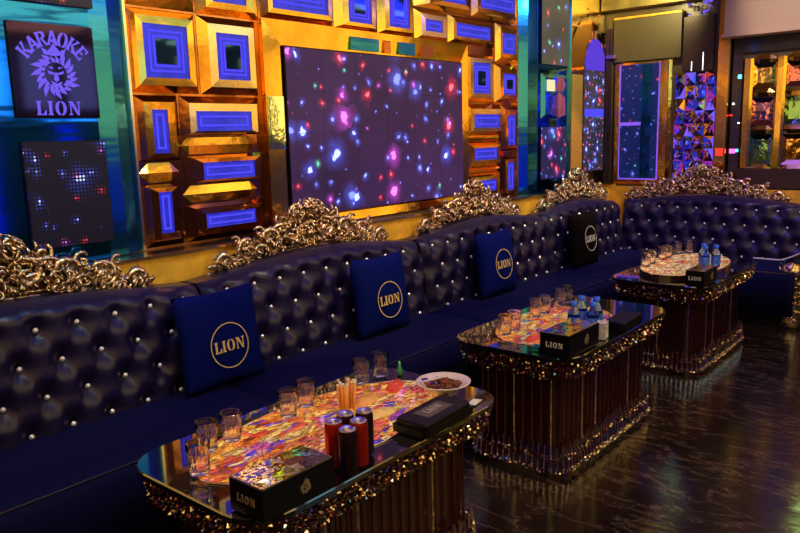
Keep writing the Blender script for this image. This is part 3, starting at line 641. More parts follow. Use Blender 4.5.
# lattice of gold framed mirrors
t = rthing('framed_mirror', 'gold framed faceted mirrors above the right sofa, right of the dark strip', 'mirror', 1.38, 1.14)
k = MB(); f = MB(); Mx = [pbr('lattice green', (.25, .55, .22), .07, 1, bump=.2, bscale=8), pbr('lattice gold', (1, .6, .15), .07, 1, bump=.2, bscale=8), pbr('lattice rose', (.8, .3, .3), .07, 1, bump=.2, bscale=8)]  # pane tints carry the coloured reflections
xs = [-.45, -.2, .1, .5]; zs = [.03, .28, .36, .58, .66, .86]
cells = []
for i in range(3):
    for j in range(3):
        a, b = xs[i] + .03, xs[i + 1] - .03; z0, z1 = zs[2 * j], zs[2 * j + 1]
        MB().frust((a, b, z0, z1), -.018, (a + .04, b - .04, z0 + .04, z1 - .04), -.005, cap=True).build('mirror_pane', Mx[(i + 2 * j) % 3], t)
for x in xs: f.frust((x - .04, x + .04, 0, .9), -.02, (x - .022, x + .022, 0, .9), -.040, back=True)
for z in (0.0, .32, .62, .89):
    for i in range(3):
        a, b = xs[i] + .03, xs[i + 1] - .03; zc = z
        vs = [(a, -.02, zc), (a + .05, -.02, zc - .035), (b - .05, -.02, zc - .035), (b, -.02, zc), (b - .05, -.02, zc + .035), (a + .05, -.02, zc + .035), (a + .06, -.032, zc), (b - .06, -.032, zc)]
        f.add(vs, [(0, 1, 6), (1, 2, 7, 6), (2, 3, 7), (3, 4, 7), (4, 5, 6, 7), (5, 0, 6), (5, 4, 3, 2, 1, 0)])
MB().box(-.48, .52, -.003, 0, 0, .9).build('backing', DARKG, t)
f.build('gold_grid', GOLDW, t)
tag(MB().box(-.49, .6, -.06, 0, 0, .155).build('wall_rail', DARKW, None, (XR, 1.38, .98), (0, 0, -pi / 2)), 'dark wood rail under the gold framed mirror grid', 'rail')
tag(MB().box(-.488, .6, -.05, 0, 0, .14).box(.1, .14, -.056, -.05, .04, .09).build('header_shelf', DARKG, None, (XR, 1.38, 2.09), (0, 0, -pi / 2)), 'dark header shelf over the gold framed mirror grid', 'panel')
k = MB().box(-.6, .7, -.22, 0, .03, .5).box(-.6, .7, -.24, 0, 0, .028)
struct('trim_10', MB().box(6.50, XR, .7, 1.98, 2.235, 2.75).box(6.48, XR, .7, 1.99, 2.21, 2.233), CREAM)

# ================================================================== SOFA
def crest_mesh():
    k = MB(); r2 = random.Random(21)
    def env(x):
        a = abs(x); return .075 + .185 * exp(-(a / .23) ** 2) + .045 * exp(-((a - .38) / .09) ** 2)
    def base(x): return .052 * cos(min(abs(x) / .66, 1) * pi / 2) ** 2
    def spiral(cx, cz, r, a0, turns, w_, y, sg):
        n = int(9 * turns) + 4; pts = []; rd = []
        for i in range(n + 1):
            t_ = i / n; a = a0 + sg * turns * 2 * pi * t_; q = r * (1 - t_) ** .8 + r * .08
            pts.append((cx + q * cos(a), y - .018 * t_, cz + q * sin(a))); rd.append(w_ * (.35 + .9 * sin(pi * min(1, t_ * .9 + .12))))
        return pts, rd
    def both(pts, rd, n=6, mat=0):
        k.tube(pts, rd, n, mat); k.tube([(-x, y, z) for x, y, z in pts], rd, n, mat)
    # lower bead rail
    k.tube([(x / 50 * .66, -.02, base(x / 50 * .66) + .008) for x in range(-50, 51, 2)], .013, 6)
    k.tube([(x / 50 * .60, -.025, base(x / 50 * .60) + .030) for x in range(-50, 51, 2)], .007, 6)
    # great C and S scrolls
    for (cx, cz, r, a0, tn, wd, sg) in ((.565, .055, .062, -2.6, 1.3, .014, 1), (.43, .095, .058, 2.6, 1.4, .014, -1), (.27, .125, .070, -1.2, 1.5, .015, 1), (.12, .150, .065, 2.9, 1.3, .015, -1), (.075, .245, .05, .2, 1.3, .013, 1), (.19, .22, .038, 1.0, 1.2, .011, -1), (.34, .17, .034, .6, 1.2, .010, 1), (.49, .15, .022, .6, 1.2, .008, 1)):
        p_, q_ = spiral(cx, cz, r, a0, tn, wd, -.035, sg); both(p_, q_)
    # S stems linking
    for A, B, bend in (((.62, .02), (.40, .10), .05), ((.40, .06), (.18, .12), .07), ((.22, .08), (.03, .20), .06), ((.30, .13), (.06, .27), .05)):
        pts = []; rd = []
        for i in range(11):
            t_ = i / 10; x = A[0] + (B[0] - A[0]) * t_; z = A[1] + (B[1] - A[1]) * t_ + bend * sin(2 * pi * t_) * .5
            pts.append((x, -.03 - .015 * sin(pi * t_), z)); rd.append(.006 + .008 * sin(pi * t_))
        both(pts, rd)
    # leaf tufts and small curls filling the outline
    for i in range(260):
        x = abs(r2.uniform(0, .64)) if i % 2 else abs(r2.gauss(0, .2))
        if x > .63: continue
        z = base(x) + r2.uniform(.02, max(.03, env(x) * .98)); r = r2.uniform(.009, .021); y = r2.uniform(-.055, -.015)
        if r2.random() < .5: p_, q_ = spiral(x, z, r, r2.uniform(0, 6.28), r2.uniform(.7, 1.2), r * .25, y, r2.choice((-1, 1)))
        else:
            a = atan2(z, x * .6 + .05) + r2.uniform(-.8, .8); L = r2.uniform(.03, .055)
            p_ = [(x + L * t_ * cos(a + .8 * t_), y - .02 * sin(pi * t_), z + L * t_ * sin(a + .8 * t_)) for t_ in (0, .25, .5, .75, 1)]; q_ = [.002, .006, .007, .005, .001]
        both(p_, q_, 5)
    # shell shaped end lobes
    for s_ in (-1, 1):
        lip = [(s_ * (.36 + .0245 * i), -.03, .045 - .050 * sin(pi * i / 11 * .85) + (.03 * max(0, (i - 8) / 3))) for i in range(12)]
        k.tube(lip, [.006, .009, .012, .013, .014, .014, .014, .014, .013, .012, .010, .006], 6)
        for i in range(1, 11):
            x, y, z = lip[i]; L = .10 - .004 * i
            k.tube([(x, -.035, z + .005), (x - s_ * .004, -.055, z + L * .35), (x + s_ * .010, -.050, z + L * .7), (x + s_ * .022, -.030, z + L * .78)], [.006, .009, .007, .002], 5)
    # crown leaves
    for i in range(-3, 4):
        a = pi / 2 + i * .33; L = .075 - abs(i) * .006
        k.tube([(L * t_ * cos(a), -.03 - .03 * sin(pi * t_ * .8), .255 + L * t_ * sin(a)) for t_ in (0, .3, .6, .85, 1)], [.006, .012, .013, .009, .003], 6)
    for s_ in (-1, 1):
        for i in range(6):
            x = s_ * (.50 + .028 * i); k.tube([(x, -.02, .02 + base(x)), (x + s_ * .012, -.045, .05 + base(x)), (x + s_ * .03, -.03, .075 + base(x) - .006 * i)], [.006, .009, .003], 5)
    me = k.mesh('carved_crest'); me.materials.append(CREST)
    b = MB(); top = [(x / 30 * .60, base(x / 30 * .6) + env(x / 30 * .6) * .80) for x in range(30, -31, -2)]; bot = [(x / 30 * .60, base(x / 30 * .6)) for x in range(-30, 31, 2)]
    b.prism(bot + top, -.012, 0.004); mb2 = b.mesh('crest_backing'); mb2.materials.append(CRESTD)
    return me, mb2
CR, CRB = crest_mesh()
# rhinestone button
k = MB(); n = 8
vs = [(.0, -.010, 0)] + [(.0055 * cos(2 * pi * i / n), -.008, .0055 * sin(2 * pi * i / n)) for i in range(n)] + [(.010 * cos(2 * pi * (i + .5) / n), -.002, .010 * sin(2 * pi * (i + .5) / n)) for i in range(n)]
fs = [(0, 1 + i, 1 + (i + 1) % n) for i in range(n)] + [(1 + i, 9 + i, 1 + (i + 1) % n) for i in range(n)] + [(9 + i, 9 + (i + 1) % n, 1 + (i + 1) % n) for i in range(n)] + [tuple(9 + i for i in range(n))]
k.add(vs, fs); BT = k.mesh('rhinestone_button'); BT.materials.append(RHINE)
PX, PZ, ZB = .158, .126, .822
def ztop(x, hw): return .865 + .062 * max(0, cos(pi * x / (2 * hw))) ** 1.3
def puff(u, v, hw, edge):
    a = u + v / 2; b = u - v / 2; da = abs(a - round(a)); db = abs(b - round(b))
    v0 = round(v); best = 9
    for vv in (v0 - 1, v0, v0 + 1):
        uu = round(u - vv / 2) + vv / 2
        best = min(best, math.hypot((u - uu) * PX, (v - vv) * PZ))
    p = .034 * (1 - exp(-(best / .045) ** 2)) - .010 * (exp(-(da / .07) ** 2) + exp(-(db / .07) ** 2))
    return p * edge
def sofa(label, loc, rz, hw, u0, seat_l=None, seat_r=None, crest_x=0, hwc=None, post=False):
    t = thing('tufted_sofa', label, 'sofa', loc, rz, 'tufted sofa sections')
    # backrest: local y from 0 (rear) to front about -.2, slanted
    nx = int(2 * hw / .016); nz = 34; k = MB(); vs = []
    front = lambda z: -.185 - (.90 - z) * .14
    for j in range(nz + 1):
        for i in range(nx + 1):
            x = -hw + .004 + (2 * hw - .008) * i / nx; zt = ztop(x, hw); z = .40 + (zt - .40) * j / nz
            e = min(1, (hw - abs(x)) / .04) * min(1, max(0, (zt - z) / .05)); u = (x - u0) / PX; v = (z - ZB) / PZ
            rl = .025 * (1 - min(1, (hw - abs(x)) / .04)) ** 2
            topr = .05 * (1 - sqrt(max(0, 1 - (1 - min(1, (zt - z) / .05)) ** 2)))
            vs.append((x, front(z) - puff(u, v, hw, e) + rl + topr, z))
    W = nx + 1
    fs = [(j * W + i, j * W + i + 1, (j + 1) * W + i + 1, (j + 1) * W + i) for j in range(nz) for i in range(nx)]
    k.add(vs, fs, 0, None, True)
    # top roll, rear, sides
    vs2 = []
    for i in range(nx + 1):
        x = -hw + .004 + (2 * hw - .008) * i / nx; zt = ztop(x, hw)
        vs2 += [(x, front(zt) + .05, zt), (x, -.03, zt - .002), (x, 0, zt - .03), (x, 0, .1)]
    f2 = [(i * 4 + q, (i + 1) * 4 + q, (i + 1) * 4 + q + 1, i * 4 + q + 1) for i in range(nx) for q in range(3)]
    k.add(vs2, f2, 0, None, True)
    for s_ in (-1, 1):
        x = s_ * (hw - .004); zt = ztop(x, hw)
        k.add([(x, front(.4) + .03, .1), (x, front(.4) + .03, .4), (x, front(zt) + .05, zt), (x, -.03, zt), (x, 0, zt - .03), (x, 0, .1)], [(0, 1, 2, 3, 4, 5)])
    k.build('backrest', LEATH, t)
    for v in range(0, -4, -1):
        for n in range(-8, 9):
            u = n + v / 2; x = u0 + u * PX
            if abs(x) > hw - .035: continue
            z = ZB + v * PZ; b_ = link('rhinestone_button', BT, t, (x, front(z) - .004, z)); b_.scale = (1.1, 1.1, 1.1)
    sl, sr = (-hw if seat_l is None else seat_l), (hw if seat_r is None else seat_r)
    fy = -.72
    k = MB(); prof = [(-.225, .10), (-.225, .435), (-.30, .440), (-.60, .436), (fy + .05, .428), (fy + .015, .410), (fy, .375), (fy, .30), (fy + .012, .10)]
    n = 24; vs = []
    for i in range(n + 1):
        x = sl + .003 + (sr - sl - .006) * i / n; ed = .012 * (1 - min(1, min(i, n - i) / 1.0))
        for y, z in prof: vs.append((x, y, z - (ed if z > .3 else 0)))
    P_ = len(prof)
    fs = [(i * P_ + q, (i + 1) * P_ + q, (i + 1) * P_ + q + 1, i * P_ + q + 1) for i in range(n) for q in range(P_ - 1)]
    fs += [tuple(range(P_)), tuple(n * P_ + q for q in range(P_)), ] + [(i * P_, i * P_ + P_ - 1, (i + 1) * P_ + P_ - 1, (i + 1) * P_) for i in range(n)]
    k.add(vs, fs, 0, None, True); k.build('seat', SEATM, t)
    MB().box(sl + .02, sr - .02, fy + .05, -.25, 0, .10).build('plinth', BLKM, t)
    k = MB().tube([(sl + .01, fy + .02, .415), (sr - .01, fy + .02, .415)], .006, 6); k.build('piping', LEATH, t)
    c = link('carved_crest', CR, t, (crest_x, -.015, .862), label='gilded openwork scroll crest'); c.scale = ((hwc or hw) / .80, 1, 1)
    link('crest_backing', CRB, c)
    if post:
        k = MB(); r3 = random.Random(5)
        k.lathe([(.0, 0), (.085, 0), (.088, .06), (.070, .12), (.072, .22), (.062, .32), (.072, .40), (.062, .47), (0, .49)], 16)
        for i in range(170):
            a = r3.uniform(0, 2 * pi); z = r3.uniform(.03, .46); r = .070; L = .03
            k.tube([(r * cos(a), r * sin(a), z), ((r + .012) * cos(a + .2), (r + .012) * sin(a + .2), z + .012), (r * cos(a + .4), r * sin(a + .4), z + r3.uniform(-.02, .03))], [.006, .009, .003], 5)
        k.build('gilt_arm_post', CREST, t, (post[0], post[1], 0), label='carved gilt post at the sofa end')
    return t
YS = 2.95
secs = [('navy tufted sofa section at the left edge, behind nothing but its own gilt crest', (1.07, YS, 0), .805, 1.14 - 1.07),
        ('navy tufted sofa section under the left half of the screen, carrying two cushions', (2.665, YS, 0), .785, 2.638 - 2.665),
        ('navy tufted sofa section under the right edge of the screen, with one blue cushion', (4.21, YS, 0), .755, 4.18 - 4.21)]
secs[0] = ('navy tufted sofa section at the left edge, below the lion sign', (1.07, YS, 0), .805, 1.14 - 1.07)
for lb, lc, hw, u0 in secs: sofa(lb, lc, 0, hw, u0)
sofa('navy tufted sofa section next to the room corner, with the black cushion', (5.635, YS, 0), 0, .665, 0.045, seat_r=.66, crest_x=.10, hwc=.78)
sofa('purple-blue tufted sofa section along the right wall with the tallest gilt crest', (6.56, 1.98, 0), -pi / 2, .77, .045, seat_l=-.25, crest_x=-.12, hwc=.84, post=(.73, -.60))

# ================================================================== CUSHIONS
def cushion(label, x, yb, mat, tilt=-.16, s=.40, rz=0, w_=None, printm=PRINT, cz=.0):
    t = thing('throw_cushion', label, 'cushion', (x, yb, .445), 0, 'lettered cushions on the sofa', rot=(tilt, 0, rz))
    w_ = w_ or s; k = MB(); n = 18; vs = []
    for sd in (-1, 1):
        for j in range(n + 1):
            for i in range(n + 1):
                u = 2 * i / n - 1; v = 2 * j / n - 1
                th = .062 * ((1 - u * u) * (1 - v * v)) ** .42
                pinch = 1 - .06 * (1 - abs(v)) * abs(u) ** 2; pz = 1 - .06 * (1 - abs(u)) * abs(v) ** 2
                vs.append((u * w_ / 2 * pinch, sd * th + .0, s / 2 + v * s / 2 * pz))
    W = n + 1; q = W * W
    fs = [(o * q + j * W + i, o * q + j * W + i + 1, o * q + (j + 1) * W + i + 1, o * q + (j + 1) * W + i) for o in (0, 1) for j in range(n) for i in range(n)]
    k.add(vs, fs, 0, None, True); c = k.build('cover', mat, t)
    bm = bmesh.new(); bm.from_mesh(c.data); bmesh.ops.remove_doubles(bm, verts=bm.verts, dist=.0006); bmesh.ops.recalc_face_normals(bm, faces=bm.faces); bm.to_mesh(c.data); bm.free()
    k = MB(); ring_mb(k, .098, .0045, -.0635, cz=s / 2 + cz); k.build('printed_ring', printm, t)
    k = MB(); text_mb(k, 'LION', .049, None, -.0635, 0, 0, s / 2 + cz, .06); k.build('printed_lettering', printm, t)
cushion('royal blue cushion with gold ringed lettering, leftmost and nearest, beside the first table', 1.848, 2.575, CUSHB, -.14, .42, cz=-.03)
cushion('royal blue cushion with gold ringed lettering, under the screen, second from the left', 2.900, 2.575, CUSHB, -.14, .42, cz=-.03)
cushion('royal blue cushion with pale ringed lettering behind the middle table, third from the left', 4.045, 2.575, CUSHB, -.14, .42, cz=-.01)
cushion('black cushion with pale ringed lettering near the room corner', 5.31, 2.575, CUSHK, -.14, .42, printm=PRINTW, cz=-.0)

# ================================================================== TABLES
ZT = .57
def table_meshes(seed):
    L, Wd = 1.15, .63; r2 = random.Random(seed); out = {}
    out['tabletop'] = (MB().slab(rrect(-L / 2, L / 2, -Wd / 2, Wd / 2, .13), ZT - .018, ZT, bev=.004), TOPG)
    def beads(inset, zs, step, size, out_tilt=0, mats=2):
        k = MB()
        for row, z in enumerate(zs):
            for p, nn in walk(rrect(-L / 2 + inset, L / 2 - inset, -Wd / 2 + inset, Wd / 2 - inset, .11), step):
                s_ = size * r2.uniform(.7, 1.2); c = p + nn * (out_tilt * row + r2.uniform(0, .006)) + Vector((0, 0, z + r2.uniform(-.4, .4) * size))
                M = Matrix.Translation(c) @ Matrix.Rotation(r2.uniform(0, 6), 4, Vector((r2.random(), r2.random(), r2.random() + .1)).normalized())
                k.add([(s_, 0, 0), (-s_, 0, 0), (0, s_ * .7, 0), (0, -s_ * .7, 0), (0, 0, s_ * .6), (0, 0, -s_ * .6)], [(0, 2, 4), (2, 1, 4), (1, 3, 4), (3, 0, 4), (2, 0, 5), (1, 2, 5), (3, 1, 5), (0, 3, 5)], 0 if r2.random() < .5 else 1, M)
        return k
    out['upper_trim'] = (beads(.030, [.468, .482, .496, .510, .524, .540], .0155, .0095, .003), [CRYS, CRYD])
    out['apron'] = (MB().slab(rrect(-L / 2 + .045, L / 2 - .045, -Wd / 2 + .045, Wd / 2 - .045, .10), .455, ZT - .019), CORE)
    out['body'] = (MB().slab(rrect(-L / 2 + .115, L / 2 - .115, -Wd / 2 + .115, Wd / 2 - .115, .06), .0, .454), CORE)
    k = MB()
    for p, nn in walk(rrect(-L / 2 + .100, L / 2 - .100, -Wd / 2 + .100, Wd / 2 - .100, .07), .046):
        k.tube([p + Vector((0, 0, .10)), p + Vector((0, 0, .28)), p + Vector((0, 0, .455))], .0048, 5, 0 if r2.random() < .72 else 1, smooth=False)
    out['crystal_rods'] = (k, [CRYD, CRYS])
    k = beads(.066, [.085, .10], .017, .009, 0)
    b = beads(.058, [.026, .040], .017, .009, 0); k.add(b.v, b.f, 0)
    for p, nn in walk(rrect(-L / 2 + .062, L / 2 - .062, -Wd / 2 + .062, Wd / 2 - .062, .09), .03):
        k.tube([p + Vector((0, 0, .03)), p - nn * .012 + Vector((0, 0, .12 + r2.uniform(0, .04)))], [.006, .003], 4, 0, smooth=False)
    out['lower_trim'] = (k, [CRYS, CRYD])
    out['plinth'] = (MB().slab(rrect(-L / 2 + .068, L / 2 - .068, -Wd / 2 + .068, Wd / 2 - .068, .09), 0, .075), CORE)
    return out
tm = table_meshes(5); cache = {k: v[0].mesh(k) for k, v in tm.items()}
for k_, v in tm.items():
    for mt in (v[1] if isinstance(v[1], list) else [v[1]]): cache[k_].materials.append(mt)
def ell(cx, cy, rx, ry, n=48): return [(cx + rx * cos(2 * pi * i / n) , cy + ry * sin(2 * pi * i / n)) for i in range(n)]
def table(label, x, y, inset, mat, rot=0, up=0):
    t = thing('coffee_table', label, 'table', (x, y, 0), rot, 'glass topped lounge tables')
    for k_ in tm: link(k_, cache[k_], t)
    cx, cy, rx, ry = inset
    top = [c for c in t.children if c.name.startswith('tabletop')][0]
    if up: MB().slab(ell(cx, cy, rx + .006, ry + .006), ZT + .0004, ZT + up).build('oval_drum', CORE, t)
    MB().slab(ell(cx, cy, rx, ry), ZT + .0005 + up, ZT + .004 + up).build('lit_inlay', mat, top, label='glowing multicoloured oval inlay')
    k = MB()
    for a in (1.0, .72):
        k.tube([(cx + rx * a * cos(2 * pi * i / 40) - (1 - a) * .1, cy + ry * a * sin(2 * pi * i / 40), ZT + .0025) for i in range(41)] if a == 1 else [(cx - rx * .9 + i * rx * .09, cy - ry * .75 + .11 * sin(i * .32) + .008 * i, ZT + .0025) for i in range(9)], .0028, 5)
    for s_ in range(4):
        k.tube([(cx - rx * .75 + i * .035, cy - ry * .7 + (.03 + .016 * s_) * i * (1 - i / 14), ZT + .0035) for i in range(9)], .0018, 5)
        k.tube([(cx + .12 + i * .03, cy + ry * .6 - (.03 + .016 * s_) * i * (1 - i / 14), ZT + .0035) for i in range(8)], .0018, 5)
    k.build('brass_inlay', PALEG, top, (0, 0, up))
    return t
TX = (1.585, 3.205, 4.905); TY = 1.655
table('nearest black glass table with glowing orange oval, cans and black tissue box on it', TX[0], TY, (0, .01, .50, .235), ONYX)
table('middle black glass table with fluted crystal base and blue-capped bottles on it', TX[1], TY, (-.07, .02, .40, .235), ONYX)
table('farthest black glass table with pale glowing oval in front of the right sofa', TX[2], TY, (0.03, .02, .47, .25), ONYXP, 0, .024)

# ================================================================== GLASSES
H = .092; ng = 20; vs = []; prof = [(0.0, .0), (.026, 0), (.0285, .003), (.0295, .012), (.0300, .03), (.0315, .055), (.0335, .066), (.0350, H - .002), (.0345, H), (.0335, H), (.0328, H - .002), (.0290, .05), (.0265, .022), (.023, .016), (0, .014)]
kg = MB(); K_ = len(prof)
for i in range(ng):
    a = 2 * pi * i / ng
    for q, (r_, z_) in enumerate(prof):
        if 2 < q < 6: r_ -= .0014 * (i % 2)
        vs.append((r_ * cos(a), r_ * sin(a), z_))
for i in range(ng):
    for j in range(K_ - 1): kg.add([], [])
kg.add(vs, [(i * K_ + j, ((i + 1) % ng) * K_ + j, ((i + 1) % ng) * K_ + j + 1, i * K_ + j + 1) for i in range(ng) for j in range(K_ - 1)], 0, None, False)
GM = kg.mesh('drinking_glass'); GM.materials.append(GLASS)
bm = bmesh.new(); bm.from_mesh(GM); bmesh.ops.remove_doubles(bm, verts=bm.verts, dist=.0001); bmesh.ops.recalc_face_normals(bm, faces=bm.faces); bm.to_mesh(GM); bm.free()
for p_ in GM.polygons: p_.use_smooth = not (.004 < p_.center.z < .066 and math.hypot(p_.center.x, p_.center.y) > .0285)
def glass(label, x, y, grp, z=ZT + .006, rz=0):
    o = link('drinking_glass', GM, None, (x, y, z), (0, 0, rz)); return tag(o, label, 'glass', grp)
G1, G2, G3 = 'clear glasses on the first table', 'clear glasses on the middle table', 'clear glasses on the farthest table'
for lb, x, y in (('clear tumbler nearest the left end of the first table', 1.105, 1.70), ('clear tumbler right behind the nearest one, left of a pair on the first table', 1.215, 1.815), ('clear tumbler on the right of the left-end cluster on the first table', 1.305, 1.815),
                 ('left tumbler of the middle pair on the first table', 1.545, 1.822), ('right tumbler of the middle pair on the first table', 1.645, 1.845), ('left tumbler of the far pair behind the food on the first table', 1.94, 1.855), ('rightmost tumbler of the far pair on the first table', 2.045, 1.85)): glass(lb, x, y, G1, ZT + .006, x * 9)
for lb, x, y in (('leftmost tumbler on the middle table', 2.825, 1.77), ('second tumbler from the left on the middle table', 2.915, 1.775), ('left tumbler of the second pair on the middle table', 3.19, 1.82), ('right tumbler of the second pair on the middle table', 3.285, 1.82), ('left tumbler of the third pair on the middle table', 3.47, 1.83), ('rightmost tumbler on the middle table behind the bottles', 3.575, 1.845)): glass(lb, x, y, G2, ZT + .006, x * 9)
for lb, x, y in (('leftmost tumbler on the farthest table', 4.68, 1.85), ('second tumbler from the left on the farthest table', 4.80, 1.86), ('third tumbler from the left on the farthest table', 4.99, 1.855), ('fourth tumbler from the left on the farthest table', 5.08, 1.855), ('rightmost pair front tumbler on the farthest table', 5.27, 1.855), ('rightmost tumbler at the back of the farthest table', 5.35, 1.80)): glass(lb, x, y, G3, ZT + .029, x * 9)

# ================================================================== CANS
def can(label, x, y, body, first=None):
    t = thing('drink_can', label, 'can', (x + .008, y, ZT + .006), 0, 'slim drink cans on the first table')
    MB().lathe([(0, 0), (.021, 0), (.0265, .008), (.0265, .122), (.0235, .131)], 24).build('body', body, t)
    MB().lathe([(.0235, .131), (.0245, .134), (.0235, .1355), (.021, .131), (0, .1305)], 24).build('lid', ALU, t)
    k = MB().box(-.005, .005, -.014, .002, .1306, .1325); k.tube([(.006 * cos(a), .004 + .006 * sin(a), .1325) for a in [2 * pi * i / 8 for i in range(9)]], .0015, 5); k.build('pull_tab', ALU, t)
    return t
C1 = can('red can at the left back of the five cans', 1.362, 1.425, CANR)
can('black can nearest the front edge of the five cans', 1.346, 1.355, CANK)
can('dark red can at the front right of the five cans', 1.408, 1.372, CANR)
can('dark can at the back middle of the five cans', 1.424, 1.44, CANK)
can('dark can at the right back of the five cans', 1.472, 1.41, CANK)

# ================================================================== TISSUE BOXES
PRDULL = pbr('dull gold print', (.22, .16, .11), .4)
def tissue_box(label, x0, x1, y0, y1, h, rz=0, top=BOXT, textend=True, grp='black tissue boxes', tissue=False):
    cx, cy = (x0 + x1) / 2, (y0 + y1) / 2; a, b = (x1 - x0) / 2, (y1 - y0) / 2
    t = thing('tissue_box', label, 'box', (cx, cy, ZT + .006), rz, grp)
    MB().box(-a, a, -b, b, 0, h).build('carton', BOXK, t)
    MB().slab([(-a + .004, -b + .004), (a - .004, -b + .004), (a - .004, b - .004), (-a + .004, b - .004)], h + .0003, h + .002).build('glossy_top', top, t)
    MB().slab(rrect(a * .1, a * .55, -b * .25, b * .3, b * .1), h + .0021, h + .0025).build('opening', FOODB, t)
    M = Matrix.Rotation(-pi / 2, 4, 'Z')
    k = MB(); text_mb(k, 'LION', h * .24, Matrix.Translation((-a, 0, h * .5)) @ M, 0, 0, 0, 0, .16); k.build('end_lettering', PRINTW if x0 > 2 else PRDULL, t)
    k = MB(); beast_mb(k, h * .2, -b - .0002, a * .15, h * .48); k.build('side_emblem', PRDULL, t)
    return t
tissue_box('black tissue box with reflective top at the near front of the first table', 1.035, 1.278, 1.335, 1.465, .085)
tissue_box('black tissue box with pale lettering on its end on the middle table', 2.65, 2.925, 1.355, 1.49, .095)
tissue_box('black tissue box with pale lettering on the farthest table', 4.345, 4.575, 1.365, 1.475, .09)
# black case + folders
t = thing('black_case', 'flat black case with an embossed lettered patch beside the bowl on the first table', 'case', (1.80, 1.40, ZT + .006), .05)
k = MB().slab(rrect(-.14, .14, -.07, .07, .015), 0, .022); k.slab(rrect(-.13, .13, -.062, .062, .015), .022, .04, bev=.004); k.build('body', BOXK, t)
k = MB().slab([(-.07, -.03), (.07, -.03), (.07, .035), (-.07, .035)], .0402, .041); k.build('patch', pbr('brown patch', (.10, .075, .07), .5), t)
k = MB(); text_mb(k, 'LION', .026, Matrix.Translation((0, .005, .0412)) @ Matrix.Rotation(-pi / 2, 4, 'X'), 0, 0, 0, 0, .1); k.build('lettering', pbr('grey print', (.4, .34, .3), .5), t)
tag(MB().slab(rrect(-.12, .12, -.05, .05, .012), 0, .045, bev=.006).build('black_box', BOXK, None, (3.27, 1.39, ZT + .006), (0, 0, .05)), 'plain low black box right of the bottles on the middle table', 'box')
# bowl with snacks
t = thing('snack_bowl', 'white oval bowl of dark dried snacks at the right end of the first table', 'bowl', (2.025, 1.53, ZT + .006))
prof = [(0, 0), (.045, 0), (.05, .006), (.075, .03), (.098, .045), (.100, .048), (.096, .049), (.072, .034), (.045, .012), (0, .010)]
MB().lathe(prof, 32).build('dish', CERAM, t)
k = MB(); r2 = random.Random(9)
for i in range(34):
    a = r2.uniform(0, 6.28); r = .065 * sqrt(r2.random()); s_ = r2.uniform(.009, .018)
    M = Matrix.Translation((r * cos(a), r * sin(a), .018 + .3 * (.07 - r) + r2.uniform(0, .01))) @ Matrix.Rotation(r2.uniform(0, 3), 4, Vector((r2.random() + .1, r2.random(), r2.random())).normalized()) @ Matrix.Diagonal((1.8, .9, .55, 1))
    vs = [(s_ * cos(2 * pi * i_ / 6) * sin(pi * j / 4), s_ * sin(2 * pi * i_ / 6) * sin(pi * j / 4), s_ * cos(pi * j / 4)) for j in range(5) for i_ in range(6)]
    k.add(vs, [(j * 6 + i_, j * 6 + (i_ + 1) % 6, (j + 1) * 6 + (i_ + 1) % 6, (j + 1) * 6 + i_) for j in range(4) for i_ in range(6)], 0 if i < 26 else (1 if i < 31 else 2), M, True)
o = k.build('dried_snacks', [FOODB, FOODR, FOODP], None, (2.025, 1.53, ZT + .009)); tag(o, 'heap of brown dried snacks with red and violet bits in the white bowl', 'food'); o['kind'] = 'stuff'
tag(MB().tube([(1.96, 1.59, .622), (2.03, 1.52, .640)], .0022, 5).tube([(1.965, 1.595, .622), (2.045, 1.525, .640)], .0022, 5).build('chopsticks', CERAM), 'thin pale sticks lying on the snacks in the bowl', 'cutlery')
tag(MB().slab([(-.03, -.015), (.03, -.015), (.025, .015), (-.03, .018)], 0, .002).build('paper_napkin', TISS, None, (2.02, 1.39, ZT + .005), (0, 0, .2)), 'small white paper between the bowl and the black case', 'napkin')
# straws
t = thing('straw_bundle', 'upright bundle of orange-lit straws between the glasses on the first table', 'straws', (1.70, 1.70, ZT + .006))
r2 = random.Random(2)
for i in range(20):
    a = r2.uniform(0, 6.28); r = .030 * sqrt(r2.random()); x, y = r * cos(a) * 1.2, -r * sin(a) * 1.1; h = .092 + r2.uniform(-.006, .008)
    s_ = MB().tube([(x * .8, y * .8, .001), (x * 1.05, y * 1.05, h)], .0048, 7).build('straw', STRAW, t)
    MB().tube([(x * 1.05, y * 1.05, h), (x * 1.07, y * 1.07, h + .006)], .0050, 7).build('straw_tip', STRAWT, s_)
# snack sticks / leaf shaped food on the inlay
def leafpack(label, x, y, rz, L, W_, mat, grp, cat='food', z=ZT + .007):
    k = MB(); n = 10; vs = []
    for i in range(n + 1):
        t_ = i / n; w2 = W_ * sin(pi * min(.98, max(.02, t_))) ** .7; cx_ = L * (t_ - .5)
        for j in range(5):
            v = j / 2 - 1; vs.append((cx_, v * w2 + .01 * sin(6 * t_), .001 + .016 * (1 - v * v) * sin(pi * t_) * (1 + .3 * sin(t_ * 18))))
    fs = [(i * 5 + j, (i + 1) * 5 + j, (i + 1) * 5 + j + 1, i * 5 + j + 1) for i in range(n) for j in range(4)]
    k.add(vs, fs, 0, None, True); b = [(v[0], v[1], 0) for v in vs]; k.add(b, [f[::-1] for f in fs], 0)
    o = k.build('snack_pouch', mat, None, (x, y, z), (0, 0, rz)); tag(o, label, cat, grp)
YF1 = pbr('amber foil', (1, .5, .1), .3, 0, bump=.3, bscale=40); RF1 = pbr('red foil', (.9, .10, .04), .3, 0, bump=.3, bscale=40); YF2 = pbr('yellow foil', (1, .72, .2), .3, 0, bump=.3, bscale=40)
